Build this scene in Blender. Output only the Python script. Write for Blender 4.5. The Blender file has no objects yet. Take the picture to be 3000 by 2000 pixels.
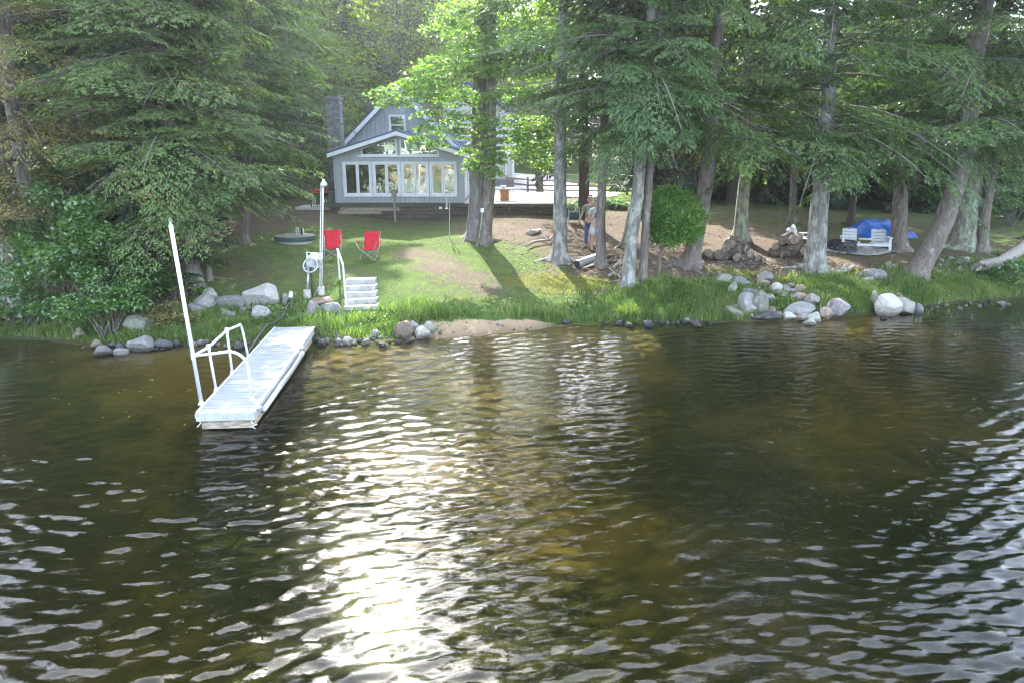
import bpy, math, random
import numpy as np
from mathutils import Vector, Matrix, Euler
R = math.radians
rnd = random.Random(11)
rng = np.random.default_rng(7)
S = bpy.context.scene
COL = S.collection

# ------------------------------------------------------------------ camera, sky, sun, exposure
CAM_H = 4.6
PITCH = R(15.0)
FPX = 1646.0                      # focal length in pixels of a 2352 px wide picture
cam = bpy.data.cameras.new('camera'); cam.sensor_width = 36.0; cam.lens = FPX / 2352 * 36.0
cam.clip_end = 3000; cam.clip_start = 0.1
camo = bpy.data.objects.new('camera', cam); COL.objects.link(camo)
camo.location = (0, 0, CAM_H); camo.rotation_euler = (R(90) - PITCH, 0, 0)
S.camera = camo

SUN_EL, SUN_AZ = R(43), R(-13)    # azimuth measured from +Y, negative to the left
W = bpy.data.worlds.new('World'); S.world = W; W.use_nodes = True
wn = W.node_tree.nodes; wn.clear()
sky = wn.new('ShaderNodeTexSky'); sky.sky_type = 'NISHITA'; sky.sun_disc = False
sky.sun_elevation = SUN_EL; sky.sun_rotation = SUN_AZ
sky.air_density = 1.0; sky.dust_density = 1.2; sky.ozone_density = 1.0
bg = wn.new('ShaderNodeBackground'); bg.inputs['Strength'].default_value = 0.15
wo = wn.new('ShaderNodeOutputWorld')
veil = wn.new('ShaderNodeHueSaturation'); veil.inputs['Saturation'].default_value = .6   # thin bright cloud veil whitens the sky
W.node_tree.links.new(sky.outputs[0], veil.inputs['Color']); W.node_tree.links.new(veil.outputs[0], bg.inputs[0]); W.node_tree.links.new(bg.outputs[0], wo.inputs[0])
sl = bpy.data.lights.new('sun', 'SUN'); sl.energy = 2.1; sl.angle = R(0.5); sl.color = (1.0, 0.96, 0.9)
slo = bpy.data.objects.new('sun', sl); COL.objects.link(slo)
sd = Vector((math.sin(SUN_AZ) * math.cos(SUN_EL), math.cos(SUN_AZ) * math.cos(SUN_EL), math.sin(SUN_EL)))
slo.rotation_euler = sd.to_track_quat('Z', 'Y').to_euler(); slo.location = sd * 60

S.view_settings.view_transform = 'Standard'; S.view_settings.look = 'None'
S.view_settings.gamma = 1.0; S.view_settings.use_curve_mapping = False
S.view_settings.exposure = 3.4
S.render.engine = 'CYCLES'
cy = S.cycles
cy.filter_width = 1.15
cy.use_denoising = True
try: cy.denoiser = 'OPENIMAGEDENOISE'
except Exception: pass
cy.max_bounces = 8; cy.diffuse_bounces = 3; cy.glossy_bounces = 3; cy.transmission_bounces = 6
cy.transparent_max_bounces = 10; cy.volume_bounces = 1
cy.caustics_reflective = False; cy.caustics_refractive = False
cy.sample_clamp_indirect = 4.0

# ------------------------------------------------------------------ from the survey of the view to places
cp, sp = math.cos(PITCH), math.sin(PITCH)
def _d(px, py):
    u = (px - 1176) / FPX; v = (784 - py) / FPX
    return u, cp + v * sp, -sp + v * cp
def at(px, py, Y):
    u, dy, dz = _d(px, py); k = Y / dy
    return Vector((u * k, Y, CAM_H + dz * k))
def atz(px, py, z):
    u, dy, dz = _d(px, py); k = (z - CAM_H) / dz
    return Vector((u * k, dy * k, z))

SHORE = [(-160,775),(0,778),(100,781),(180,792),(260,803),(330,801),(400,793),(470,792),(560,787),(640,786),(720,788),(800,790),
         (870,786),(930,778),(985,774),(1060,764),(1150,756),(1250,749),(1350,746),(1450,743),(1560,743),(1660,740),(1760,737),
         (1880,736),(1960,724),(2030,716),(2100,704),(2200,694),(2352,684),(2500,674)]
_c = []
for px, py in SHORE:
    p = atz(px, py, 0.0); _c.append((p.x, p.y, 0.0))
    for dd, zz in ((1.2, -.22), (3.0, -.5), (6.5, -.95), (12, -1.5)):
        _c.append((p.x * (1 - dd * .02), p.y - dd, zz))
for px, py in [(1040,759),(1080,754),(1130,748),(1180,744),(1230,741)]:
    _c.append(tuple(atz(px, py, .12)))
for px, py, Y in [(60,690,19.5),(130,640,20.8),(445,655,20.0),(490,650,20.2),(600,610,22.3),(620,560,25),(680,552,26),(620,490,30),(740,482,30),
                  (700,430,37),(700,375,55),(598,712,18.7),(715,735,18.3),(790,712,19.0),(800,640,20.7),(765,592,23.4),(850,597,23.3),
                  (740,682,19.7),(950,600,23),(1000,690,19.7),(1100,640,21.6),(1100,550,25.7),(1000,509,29.6),(900,511,29.6),(1250,497,29.6),
                  (1287,603,23.5),(1380,613,22.7),(1345,600,23.4),(1350,545,27.5),(1200,540,26.8),(1340,497,29.9),(1450,657,21.0),
                  (1440,565,25.6),(1585,612,22.6),(1697,550,26.6),(1650,480,34),(1872,620,23.0),(1818,510,31),(1985,580,26.4),(1930,578,26.2),
                  (2062,572,26.5),(2100,628,23),(2215,568,27),(2255,577,26.6),(2035,548,29.5),(2000,440,50),(2000,405,75),(1660,655,21.0),
                  (1560,665,20.8),(1250,690,20.4),(1350,670,20.9),(1960,660,21.6),(2330,560,28),(2352,440,48),(1300,452,42),(1130,432,46),
                  (1130,404,56),(1300,385,68),(400,560,27),(200,520,30),(0,560,28),(300,420,45),(60,420,45)]:
    p = at(px, py, Y); _c.append(tuple(p))
for q in [(-7,31,2.2),(-2,31,2.2),(3,31,2.15),(-7,36,2.3),(3,36,2.25),(-7,42,2.4),(-25,80,5),(0,90,4.6),(30,90,4.2),(60,60,3),(-60,60,5),(-60,25,2),(60,28,1.5),
          (60,20,-.6),(-60,16,-.6),(0,140,9),(-70,140,11),(80,140,9),(-40,22,1.4),(45,27,1.5),(-60,0,-2),(60,0,-2),(0,0,-2),(-60,-10,-2.2),(60,-10,-2.2),(0,-10,-2.2)]:
    _c.append(q)
_c = np.array(_c); _A = _c[:, :2]
_D = np.linalg.norm(_A[:, None] - _A[None], axis=2)
_n = len(_c)
_P = np.c_[np.ones(_n), _A]
_M = np.block([[_D - 0.12 * np.eye(_n), _P], [_P.T, np.zeros((3, 3))]])
_w = np.linalg.solve(_M, np.r_[_c[:, 2], 0, 0, 0])
def Tn(x, y):
    x = np.clip(np.asarray(x, float), -75, 85); y = np.clip(np.asarray(y, float), -12, 145)
    sh = x.shape; q = np.c_[x.ravel(), y.ravel()]
    out = np.empty(len(q))
    for i in range(0, len(q), 20000):
        b = q[i:i + 20000]
        d = np.sqrt(((b[:, None] - _A[None]) ** 2).sum(2))
        out[i:i + 20000] = d @ _w[:_n] + _w[_n] + b @ _w[_n + 1:]
    xx, yy = q[:, 0], q[:, 1]
    bump = .035 * np.sin(xx * 1.3 + 1.7 * np.sin(yy * .9)) * np.sin(yy * 1.1 + .8 * np.sin(xx * .7)) + .015 * np.sin(xx * 3.7 + yy * 1.9) * np.sin(yy * 4.1 - xx)
    out += bump * np.clip((out - .05) * 3, 0, 1)
    return out.reshape(sh)
def T(x, y): return float(Tn(np.array([x]), np.array([y]))[0])
def G(px, py):
    """the point of the ground seen there"""
    u, dy, dz = _d(px, py)
    Y = np.linspace(14.0, 110, 1600); k = Y / dy
    h = CAM_H + dz * k - np.maximum(Tn(u * k, Y), 0.0)
    i = np.argmax(h < 0) if (h < 0).any() else len(Y) - 1
    j = max(i - 1, 0)
    f = h[j] / (h[j] - h[i] + 1e-9) if i != j else 0
    yy = Y[j] + (Y[i] - Y[j]) * f
    x = u * yy / dy
    return Vector((x, yy, T(x, yy)))

# ------------------------------------------------------------------ object helpers
def tag(o, label=None, cat=None, group=None, kind=None):
    if label: o['label'] = label
    if cat: o['category'] = cat
    if group: o['group'] = group
    if kind: o['kind'] = kind
    return o
def thing(name, label, cat, loc=(0, 0, 0), rz=0.0, group=None):
    o = bpy.data.objects.new(name, None); COL.objects.link(o); o.empty_display_size = .2
    o.location = loc; o.rotation_euler = (0, 0, rz)
    return tag(o, label, cat, group)
def kids(o): return [c for c in list(COL.objects) if c.parent == o]
def copy_tree(o, parent=None, kmap=None):
    if kmap is None:
        kmap = {}
        for c in COL.objects:
            if c.parent: kmap.setdefault(c.parent.name, []).append(c)
    c = o.copy(); COL.objects.link(c)
    if parent: c.parent = parent
    for ch in kmap.get(o.name, []): copy_tree(ch, c, kmap)
    return c
def link(name, me, m, parent=None):
    o = bpy.data.objects.new(name, me); COL.objects.link(o)
    if m is not None and not me.materials: me.materials.append(m)
    if parent: o.parent = parent
    return o
def np_mesh(name, V, F, smooth=False):
    """V (n,3), F (m,k) with the same k for all"""
    V = np.ascontiguousarray(V, dtype=np.float32); F = np.ascontiguousarray(F, dtype=np.int32)
    me = bpy.data.meshes.new(name); m, k = F.shape
    me.vertices.add(len(V)); me.vertices.foreach_set('co', V.ravel())
    me.loops.add(m * k); me.loops.foreach_set('vertex_index', F.ravel())
    me.polygons.add(m); me.polygons.foreach_set('loop_start', np.arange(0, m * k, k, dtype=np.int32))
    me.polygons.foreach_set('loop_total', np.full(m, k, dtype=np.int32))
    if smooth: me.polygons.foreach_set('use_smooth', np.ones(m, dtype=bool))
    me.update(calc_edges=True); me.validate()
    return me
class MB:
    """collects shapes for one mesh"""
    def __init__(s): s.v = []; s.f = []
    def add(s, vs, fs):
        n = len(s.v); s.v += [tuple(p) for p in vs]; s.f += [tuple(i + n for i in f) for f in fs]; return s
    def box(s, c, size, rot=None):
        hx, hy, hz = size[0] / 2, size[1] / 2, size[2] / 2
        vs = [Vector((x, y, z)) for x in (-hx, hx) for y in (-hy, hy) for z in (-hz, hz)]
        if rot is not None: vs = [rot @ p for p in vs]
        c = Vector(c); vs = [p + c for p in vs]
        return s.add(vs, [(0,1,3,2),(4,6,7,5),(0,4,5,1),(2,3,7,6),(0,2,6,4),(1,5,7,3)])
    def beam(s, a, b, w, h, up=(0, 0, 1)):
        a, b = Vector(a), Vector(b); d = (b - a); L = d.length; x = d / L
        up = Vector(up); y = up.cross(x)
        if y.length < 1e-4: y = Vector((0, 1, 0)).cross(x)
        y.normalize(); z = x.cross(y)
        m = Matrix((x, y, z)).transposed()
        return s.box((a + b) / 2, (L, w, h), m)
    def tube(s, pts, rad, n=8, caps=True, noise=0, rn=None):
        pts = [Vector(p) for p in pts]; N = len(pts)
        if not hasattr(rad, '__len__'): rad = [rad] * N
        vs = []; ref = None
        for i, p in enumerate(pts):
            t = (pts[min(i + 1, N - 1)] - pts[max(i - 1, 0)]).normalized()
            if ref is None: ref = t.orthogonal().normalized()
            ref = (ref - t * ref.dot(t)).normalized(); b = t.cross(ref)
            for k in range(n):
                a = 2 * math.pi * k / n
                r = rad[i] * (1 + (rn.uniform(-noise, noise) if noise else 0))
                vs.append(p + (ref * math.cos(a) + b * math.sin(a)) * r)
        fs = [(i * n + k, i * n + (k + 1) % n, (i + 1) * n + (k + 1) % n, (i + 1) * n + k) for i in range(N - 1) for k in range(n)]
        if caps: fs += [tuple(range(n))[::-1], tuple((N - 1) * n + k for k in range(n))]
        return s.add(vs, fs)
    def lathe(s, prof, n=16, c=(0, 0, 0), cap=True):
        c = Vector(c); vs = [c + Vector((r * math.cos(2*math.pi*k/n), r * math.sin(2*math.pi*k/n), z)) for r, z in prof for k in range(n)]
        N = len(prof)
        fs = [(i*n+k, i*n+(k+1)%n, (i+1)*n+(k+1)%n, (i+1)*n+k) for i in range(N-1) for k in range(n)]
        if cap: fs += [tuple(range(n))[::-1], tuple((N-1)*n+k for k in range(n))]
        return s.add(vs, fs)
    def prism(s, poly, d):
        """poly: list of 3D points, d: extrusion vector"""
        n = len(poly); d = Vector(d); a = [Vector(p) for p in poly]; b = [p + d for p in a]
        return s.add(a + b, [tuple(range(n))[::-1], tuple(range(n, 2*n))] + [(i, (i+1)%n, n+(i+1)%n, n+i) for i in range(n)])
    def build(s, name, m, parent=None, org=(0, 0, 0), smooth=False, bevel=0):
        me = bpy.data.meshes.new(name); o_ = Vector(org)
        me.from_pydata([tuple(Vector(p) - o_) for p in s.v], [], s.f)
        import bmesh
        bm = bmesh.new(); bm.from_mesh(me); bmesh.ops.recalc_face_normals(bm, faces=bm.faces)
        if bevel: bmesh.ops.bevel(bm, geom=[e for e in bm.edges], offset=bevel, segments=1, affect='EDGES', clamp_overlap=True)
        bm.to_mesh(me); bm.free()
        if smooth:
            for p in me.polygons: p.use_smooth = True
        return link(name, me, m, parent)

# ------------------------------------------------------------------ materials
class NT:
    def __init__(s, name):
        s.m = bpy.data.materials.new(name); s.m.use_nodes = True; s.t = s.m.node_tree; s.t.nodes.clear()
        s.out = s.n('ShaderNodeOutputMaterial')
    def n(s, typ, **kw):
        nd = s.t.nodes.new(typ)
        for k, v in kw.items():
            if k.startswith('i_'): nd.inputs[k[2:].replace('_', ' ')].default_value = v
            else: setattr(nd, k, v)
        return nd
    def l(s, a, b): s.t.links.new(a, b)
    def ramp(s, fac, stops):
        r = s.n('ShaderNodeValToRGB'); e = r.color_ramp.elements
        while len(e) > 1: e.remove(e[0])
        e[0].position = stops[0][0]; c = stops[0][1]; e[0].color = (*c, 1) if len(c) == 3 else c
        for p, c in stops[1:]:
            x = e.new(p); x.color = (*c, 1) if len(c) == 3 else c
        s.l(fac, r.inputs[0]); return r.outputs[0]
    def noise(s, scale, detail=4, vec=None, rough=.55, dist=0):
        nd = s.n('ShaderNodeTexNoise'); nd.inputs['Scale'].default_value = scale; nd.inputs['Detail'].default_value = detail
        nd.inputs['Roughness'].default_value = rough; nd.inputs['Distortion'].default_value = dist
        if vec is not None: s.l(vec, nd.inputs['Vector'])
        return nd.outputs['Fac']
    def coord(s, kind='Object', scale=None):
        c = s.n('ShaderNodeTexCoord').outputs[kind]
        if scale is None: return c
        mp = s.n('ShaderNodeMapping'); mp.inputs['Scale'].default_value = scale; s.l(c, mp.inputs[0]); return mp.outputs[0]
    def mix(s, fac, a, b, mode='MIX'):
        x = s.n('ShaderNodeMix', data_type='RGBA', blend_type=mode)
        for k, v in ((0, fac), (6, a), (7, b)):
            if isinstance(v, (int, float)): x.inputs[k].default_value = v
            elif isinstance(v, tuple): x.inputs[k].default_value = (*v, 1) if len(v) == 3 else v
            else: s.l(v, x.inputs[k])
        return x.outputs[2]
    def math(s, op, a, b=None, clamp=False):
        x = s.n('ShaderNodeMath', operation=op, use_clamp=clamp)
        for k, v in ((0, a), (1, b)):
            if v is None: continue
            if isinstance(v, (int, float)): x.inputs[k].default_value = v
            else: s.l(v, x.inputs[k])
        return x.outputs[0]
    def bump(s, h, strength=.3, dist=.02):
        b = s.n('ShaderNodeBump'); b.inputs['Strength'].default_value = strength; b.inputs['Distance'].default_value = dist
        s.l(h, b.inputs['Height']); return b.outputs[0]
    def pbsdf(s, col, rough=.6, normal=None, metal=0, spec=.4):
        p = s.n('ShaderNodeBsdfPrincipled')
        for k, v in (('Base Color', col), ('Roughness', rough), ('Metallic', metal)):
            if isinstance(v, tuple): p.inputs[k].default_value = (*v, 1)
            elif isinstance(v, (int, float)): p.inputs[k].default_value = v
            else: s.l(v, p.inputs[k])
        p.inputs['Specular IOR Level'].default_value = spec
        if normal is not None: s.l(normal, p.inputs['Normal'])
        s.l(p.outputs[0], s.out.inputs[0]); return p
def MAT(name, c1, c2=None, scale=6, rough=.6, bump=.15, stretch=(1, 1, 1), metal=0, detail=5, spec=.35, vary=0.0, bdist=.01):
    t = NT(name); c2 = c2 or tuple(x * .72 for x in c1)
    f = t.noise(scale, detail, t.coord('Object', stretch))
    col = t.ramp(f, [(.32, c2), (.66, c1)])
    if vary:
        oi = t.n('ShaderNodeObjectInfo').outputs['Random']
        k = t.math('MULTIPLY_ADD', oi, 2 * vary); 
        hs = t.n('ShaderNodeHueSaturation'); t.l(col, hs.inputs['Color'])
        t.l(t.math('ADD', t.math('MULTIPLY', oi, 2 * vary), 1 - vary), hs.inputs['Value']); col = hs.outputs[0]
    t.pbsdf(col, rough, t.bump(f, bump, bdist) if bump else None, metal, spec)
    return t.m
def LEAF(name, stops, tcol, trans=.45, nscale=.6, gloss=.018, grough=.45):
    """stops: colours along the per-leaf random value"""
    t = NT(name)
    ri = t.n('ShaderNodeNewGeometry').outputs['Random Per Island']
    oi = t.n('ShaderNodeObjectInfo').outputs['Random']
    n1 = t.noise(nscale, 2, t.coord('Object'))
    f = t.math('ADD', t.math('MULTIPLY', ri, .55), t.math('MULTIPLY', n1, .55))
    f = t.math('ADD', f, t.math('MULTIPLY', t.math('SUBTRACT', oi, .5), .16))
    col = t.ramp(f, stops)
    d = t.n('ShaderNodeBsdfDiffuse'); t.l(col, d.inputs[0])
    tr = t.n('ShaderNodeBsdfTranslucent'); t.l(t.mix(1.0, col, tcol, 'MULTIPLY'), tr.inputs[0])
    m1 = t.n('ShaderNodeMixShader'); m1.inputs[0].default_value = trans; t.l(d.outputs[0], m1.inputs[1]); t.l(tr.outputs[0], m1.inputs[2])
    g = t.n('ShaderNodeBsdfGlossy'); g.inputs['Roughness'].default_value = grough; g.inputs[0].default_value = (.9, .95, 1, 1)
    m2 = t.n('ShaderNodeMixShader'); m2.inputs[0].default_value = gloss; t.l(m1.outputs[0], m2.inputs[1]); t.l(g.outputs[0], m2.inputs[2])
    t.l(m2.outputs[0], t.out.inputs[0]); return t.m
def BARK(name, c1, c2, lichen, amount=.5, vs=1.0):
    t = NT(name); v = t.coord('Object', (9 * vs, 9 * vs, 1.6 * vs)); v2 = t.coord('Object')
    f = t.noise(1.6, 6, v, .65, .6)
    col = t.ramp(f, [(.3, c2), (.62, c1)])
    lf = t.noise(5.5, 6, t.coord('Object', (1, 1, .45)), .72, .3)
    lm = t.ramp(lf, [(amount, (0, 0, 0)), (amount + .12, (1, 1, 1))])
    col = t.mix(t.math('MULTIPLY', lm, .8), col, lichen)
    t.pbsdf(col, .85, t.bump(f, .9, .03), 0, .15); return t.m

# ================================================================== ground sheet
def axis(segs):
    out = []
    for a, b, st in segs: out += list(np.arange(a, b, st))
    out.append(segs[-1][1]); return np.array(out)
gx = axis([(-700,-200,100),(-200,-60,20),(-60,-22,2),(-22,24,.22),(24,60,2),(60,200,20),(200,700,100)])
gy = axis([(-500,-100,100),(-100,-10,15),(-10,3,1.5),(3,14,.5),(14,34,.16),(34,60,.6),(60,100,3),(100,200,20),(200,900,100)])
XX, YY = np.meshgrid(gx, gy)
ZZ = Tn(XX, YY)
ZZ = np.where(YY < -12, -2.2, ZZ)
far_b = np.clip((-YY - 110) / 60, 0, 1); ZZ = ZZ + far_b * 4.5            # the opposite shore, far behind the viewpoint
GRASS = np.zeros_like(ZZ); SAND = np.zeros_like(ZZ); MOSS = np.zeros_like(ZZ)
def blob(arr, px, py, rx, ry, val, p=None):
    c = p if p is not None else G(px, py)
    w = np.exp(-(((XX - c.x) / rx) ** 2 + ((YY - c.y) / ry) ** 2))
    arr += w * (val - arr)
# lawn, worn earth and shaded needle floor
GRASS[:] = .42
GRASS[(YY > 37)] = .95
GRASS[(YY > 28) & (XX > 7)] = .56
for b in [(900,600,5,3,.95),(800,660,4,2,.95),(1000,540,4,1.6,.75),(1150,650,3,2,.9),(1250,700,4,1.2,.95),(900,730,4,1.2,.95),(700,570,3,3,.85),(1150,600,3,1.5,.8),
          (640,650,2,1.5,.6),(560,620,2,2,.45),(620,500,2.2,1.4,.08),(690,500,1.6,1,.3),(560,500,2,3,.25),(700,430,5,4,.6),(740,410,4,3,.95),
          (960,585,1.0,.9,.25),(1010,610,1.0,.9,.2),(1060,645,1.0,.9,.15),(1105,665,.9,.7,.2),(800,625,1.6,.5,.5),(1000,665,1.5,.8,.6),
          (1180,530,2.4,1.0,.05),(1290,540,2.4,1.6,.1),(1380,560,2.4,2.4,.12),(1500,600,2.5,2,.06),(1620,560,3,3,.08),(1760,560,3,3,.12),(1800,500,4,3,.42),
          (1500,660,2.0,.8,.1),(1780,610,2,.8,.2),(1900,640,3,.6,.4),(1960,610,1.6,.6,.1),(2100,600,3,1.5,.35),(2000,520,4,3,.45),(1300,640,1.6,.8,.3),(1350,600,1,.7,.1)]:
    blob(GRASS, *b)
for b in [(1250,640,2,.8,.9),(1330,660,1.8,.6,.9),(1500,690,2,.5,.5),(1700,625,2.4,.5,.8),(1960,640,1.5,.4,1),(2010,625,1.5,.5,1),(1600,560,3,2,.4),(1100,690,3,.8,.5),(1800,470,5,2,.5)]:
    blob(MOSS, *b)
for b in [(1040,760,.8,.3,1),(1110,754,.9,.3,1),(1180,748,.9,.26,1),(1230,745,.7,.22,.9),(1075,765,1.2,.5,1),(1150,762,1.6,.6,1),(1230,757,1.2,.5,1),(1150,790,2.0,1.2,.8),(1250,800,2.0,1.2,.9),(1320,820,1.6,1.0,.7),(1120,840,1.6,1.2,.6),(1240,860,2.0,1.4,.5),(2150,745,2.0,.8,.45)]:
    blob(SAND, *b)
nyg, nxg = ZZ.shape
V = np.c_[XX.ravel(), YY.ravel(), ZZ.ravel()]
ii = np.arange(nyg * nxg).reshape(nyg, nxg)
F = np.c_[ii[:-1, :-1].ravel(), ii[:-1, 1:].ravel(), ii[1:, 1:].ravel(), ii[1:, :-1].ravel()]
me = np_mesh('ground', V, F, True)
for nm, arr in (('grass', GRASS), ('sand', SAND), ('moss', MOSS)):
    a = me.attributes.new(nm, 'FLOAT', 'POINT'); a.data.foreach_set('value', arr.ravel().astype(np.float32))
t = NT('ground')
P = t.n('ShaderNodeNewGeometry').outputs['Position']
def attr(nm): return t.n('ShaderNodeAttribute', attribute_name=nm).outputs['Fac']
n_f = t.noise(14, 8, P, .7); n_m = t.noise(2.2, 6, P, .65, .5); n_c = t.noise(.45, 4, P); n_x = t.noise(45, 4, P, .7)
soil = t.ramp(t.math('ADD', t.math('MULTIPLY', n_f, .6), t.math('MULTIPLY', n_x, .4)), [(.3, (.045,.034,.025)), (.46, (.1,.075,.056)), (.6, (.165,.125,.095)), (.72, (.3,.25,.2))])
grs = t.ramp(t.math('ADD', t.math('MULTIPLY', n_m, .6), t.math('MULTIPLY', n_x, .4)), [(.3, (.035,.06,.016)), (.48, (.066,.12,.026)), (.62, (.12,.155,.042)), (.78, (.21,.19,.085))])
gf = t.math('ADD', attr('grass'), t.math('MULTIPLY', t.math('SUBTRACT', n_m, .5), 1.5))
gf = t.math('ADD', gf, t.math('MULTIPLY', t.math('SUBTRACT', n_f, .5), 1.9))
gf = t.ramp(gf, [(.42, (0,0,0)), (.58, (1,1,1))])
col = t.mix(gf, soil, grs)
mf = t.math('ADD', attr('moss'), t.math('MULTIPLY', t.math('SUBTRACT', n_m, .5), 1.6))
mf = t.ramp(mf, [(.5, (0,0,0)), (.75, (1,1,1))])
col = t.mix(mf, col, t.ramp(n_f, [(.3, (.07,.085,.012)), (.7, (.17,.17,.03))]))
# leaf litter: pale flecks
vor = t.n('ShaderNodeTexVoronoi'); vor.inputs['Scale'].default_value = 7; t.l(P, vor.inputs['Vector'])
fl = t.math('LESS_THAN', vor.outputs['Distance'], .16)
fl = t.math('MULTIPLY', fl, t.math('GREATER_THAN', n_c, .48))
col = t.mix(t.math('MULTIPLY', fl, .55), col, (.33,.27,.2))
sand = t.ramp(t.noise(30, 6, P, .7), [(.3, (.27,.195,.125)), (.7, (.46,.345,.23))])
col = t.mix(t.ramp(t.math('ADD', attr('sand'), t.math('MULTIPLY', t.math('SUBTRACT', n_m, .5), 1.3)), [(.42, (0,0,0)), (.6, (1,1,1))]), col, sand)
# lake bed
z = t.n('ShaderNodeSeparateXYZ'); t.l(P, z.inputs[0]); zz = z.outputs['Z']
bed = t.ramp(t.math('ADD', t.math('MULTIPLY', t.noise(.16, 3, P), .8), t.math('MULTIPLY', t.noise(1.1, 6, P, .7, 1.0), .35)), [(.42, (.06,.074,.026)), (.54, (.13,.125,.042)), (.67, (.4,.28,.08))])
bed = t.mix(t.math('MULTIPLY', attr('sand'), .8), bed, (.5,.33,.13))
uw = t.n('ShaderNodeMapRange'); uw.inputs['From Min'].default_value = .02; uw.inputs['From Max'].default_value = -.06; t.l(zz, uw.inputs[0])
col = t.mix(uw.outputs[0], col, bed)
# wet rim
wet = t.n('ShaderNodeMapRange'); wet.inputs['From Min'].default_value = .12; wet.inputs['From Max'].default_value = .02; t.l(zz, wet.inputs[0])
col = t.mix(t.math('MULTIPLY', wet.outputs[0], .45), col, (.06,.045,.03), 'MULTIPLY')
t.pbsdf(col, .92, t.bump(t.math('ADD', n_f, n_x), .7, .05), 0, .1)
ground = link('ground', me, t.m); tag(ground, kind='structure')

# ================================================================== lake
wx = axis([(-500,-60,60),(-60,-16,4),(-16,17,.08),(17,60,4),(60,500,60)])
wy = axis([(-400,-40,60),(-40,2,4),(2,3.6,.4),(3.6,11,.03),(11,23.5,.06),(23.5,40,4)])
WX, WY = np.meshgrid(wx, wy)
H = np.zeros_like(WX)
wr = np.random.default_rng(5)
mod = lambda s, k: .5 + .5 * np.sin(WX * k[0] + WY * k[1] + s)
patch = .5 + .6 * np.sin(WX * .42 + 1.1 * np.sin(WY * .37) + .6) * np.sin(WY * .55 + .9 * np.sin(WX * .31))
for i in range(130):
    lam = .085 * (.46 / .085) ** wr.random()
    ang = wr.normal(R(96), R(26) if lam > .25 else R(52))
    k = 2 * math.pi / lam
    ampl = .0104 * lam * wr.uniform(.4, 1.0) * (.7 if lam > .4 else 1.0)
    gate = .45 + .55 * np.sin(WX * wr.uniform(-.7, .7) + WY * wr.uniform(-.7, .7) + wr.uniform(0, 6.3))
    ph = k * (math.cos(ang) * WX + math.sin(ang) * WY) + wr.uniform(0, 6.3) + .35 * np.sin(WX * .8 + i) + .25 * np.sin(WY * .9 + 2 * i)
    H += ampl * gate * (np.sin(ph) - .22 * np.cos(2 * ph))
calm = np.clip(1.05 - .9 * np.exp(-(((WX + 10) / 4.5) ** 2 + ((WY - 15.5) / 4.5) ** 2)), .15, 1)
calm *= np.clip(1.15 - .045 * np.maximum(WY - 8, 0), .45, 1.1)
cell = (np.abs(WX) < 16.2) & (WY > 3.2) & (WY < 23.6)
H = np.where(cell, H * calm * (.6 + .5 * patch), 0)
ny, nx = H.shape
V = np.c_[WX.ravel(), WY.ravel(), H.ravel()]
ii = np.arange(ny * nx).reshape(ny, nx)
F = np.c_[ii[:-1, :-1].ravel(), ii[:-1, 1:].ravel(), ii[1:, 1:].ravel(), ii[1:, :-1].ravel()]
loop = np.r_[ii[0, :-1], ii[:-1, -1], ii[-1, :0:-1], ii[:0:-1, 0]]
nb = len(loop); Vb = V[loop].copy(); Vb[:, 2] = -4.5
bi = np.arange(nb) + len(V); nxt = np.roll(np.arange(nb), -1)
Fs = np.c_[loop, bi, bi[nxt], loop[nxt]]
cidx = len(V) + nb
Vc = np.array([[0, -180, -4.5]])
Fb = np.c_[bi, np.full(nb, cidx), np.full(nb, cidx), bi[nxt]]
V = np.r_[V, Vb, Vc]
me = np_mesh('lake_water', V, np.r_[F, Fs], True)
import bmesh as _bm
b_ = _bm.new(); b_.from_mesh(me); b_.verts.ensure_lookup_table()
cv = b_.verts[cidx] if len(b_.verts) > cidx else b_.verts.new((0, -180, -4.5))
for i in range(nb):
    try: b_.faces.new((b_.verts[int(bi[i])], cv, b_.verts[int(bi[nxt[i]])]))
    except Exception: pass
_bm.ops.recalc_face_normals(b_, faces=b_.faces); b_.to_mesh(me); b_.free()
t = NT('lake_water')
P = t.n('ShaderNodeNewGeometry').outputs['Position']
mp = t.n('ShaderNodeMapping'); mp.inputs['Scale'].default_value = (1, 2.0, 1); mp.inputs['Rotation'].default_value = (0, 0, R(-8)); t.l(P, mp.inputs[0])
h = t.math('ADD', t.math('ADD', t.math('MULTIPLY', t.noise(4.2, 3, mp.outputs[0], .55, .9), .7), t.math('MULTIPLY', t.noise(11, 3, mp.outputs[0], .5, .6), .3)), t.math('MULTIPLY', t.noise(27, 2, mp.outputs[0], .5, .4), .09))
nrm = t.bump(h, .1, .05)
fr = t.n('ShaderNodeFresnel'); fr.inputs['IOR'].default_value = 1.34; t.l(nrm, fr.inputs['Normal'])
g = t.n('ShaderNodeBsdfGlossy'); g.inputs['Roughness'].default_value = .006; g.inputs[0].default_value = (1, 1, 1, 1); t.l(nrm, g.inputs['Normal'])
tr = t.n('ShaderNodeBsdfTransparent'); tr.inputs[0].default_value = (.93, .93, .9, 1)
mx = t.n('ShaderNodeMixShader'); t.l(fr.outputs[0], mx.inputs[0]); t.l(tr.outputs[0], mx.inputs[1]); t.l(g.outputs[0], mx.inputs[2])
t.l(mx.outputs[0], t.out.inputs['Surface'])
va = t.n('ShaderNodeVolumeAbsorption'); va.inputs['Color'].default_value = (.4, .46, .22, 1); va.inputs['Density'].default_value = .52
t.l(va.outputs[0], t.out.inputs['Volume'])
lake = link('lake_water', me, t.m); tag(lake, kind='structure')

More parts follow.
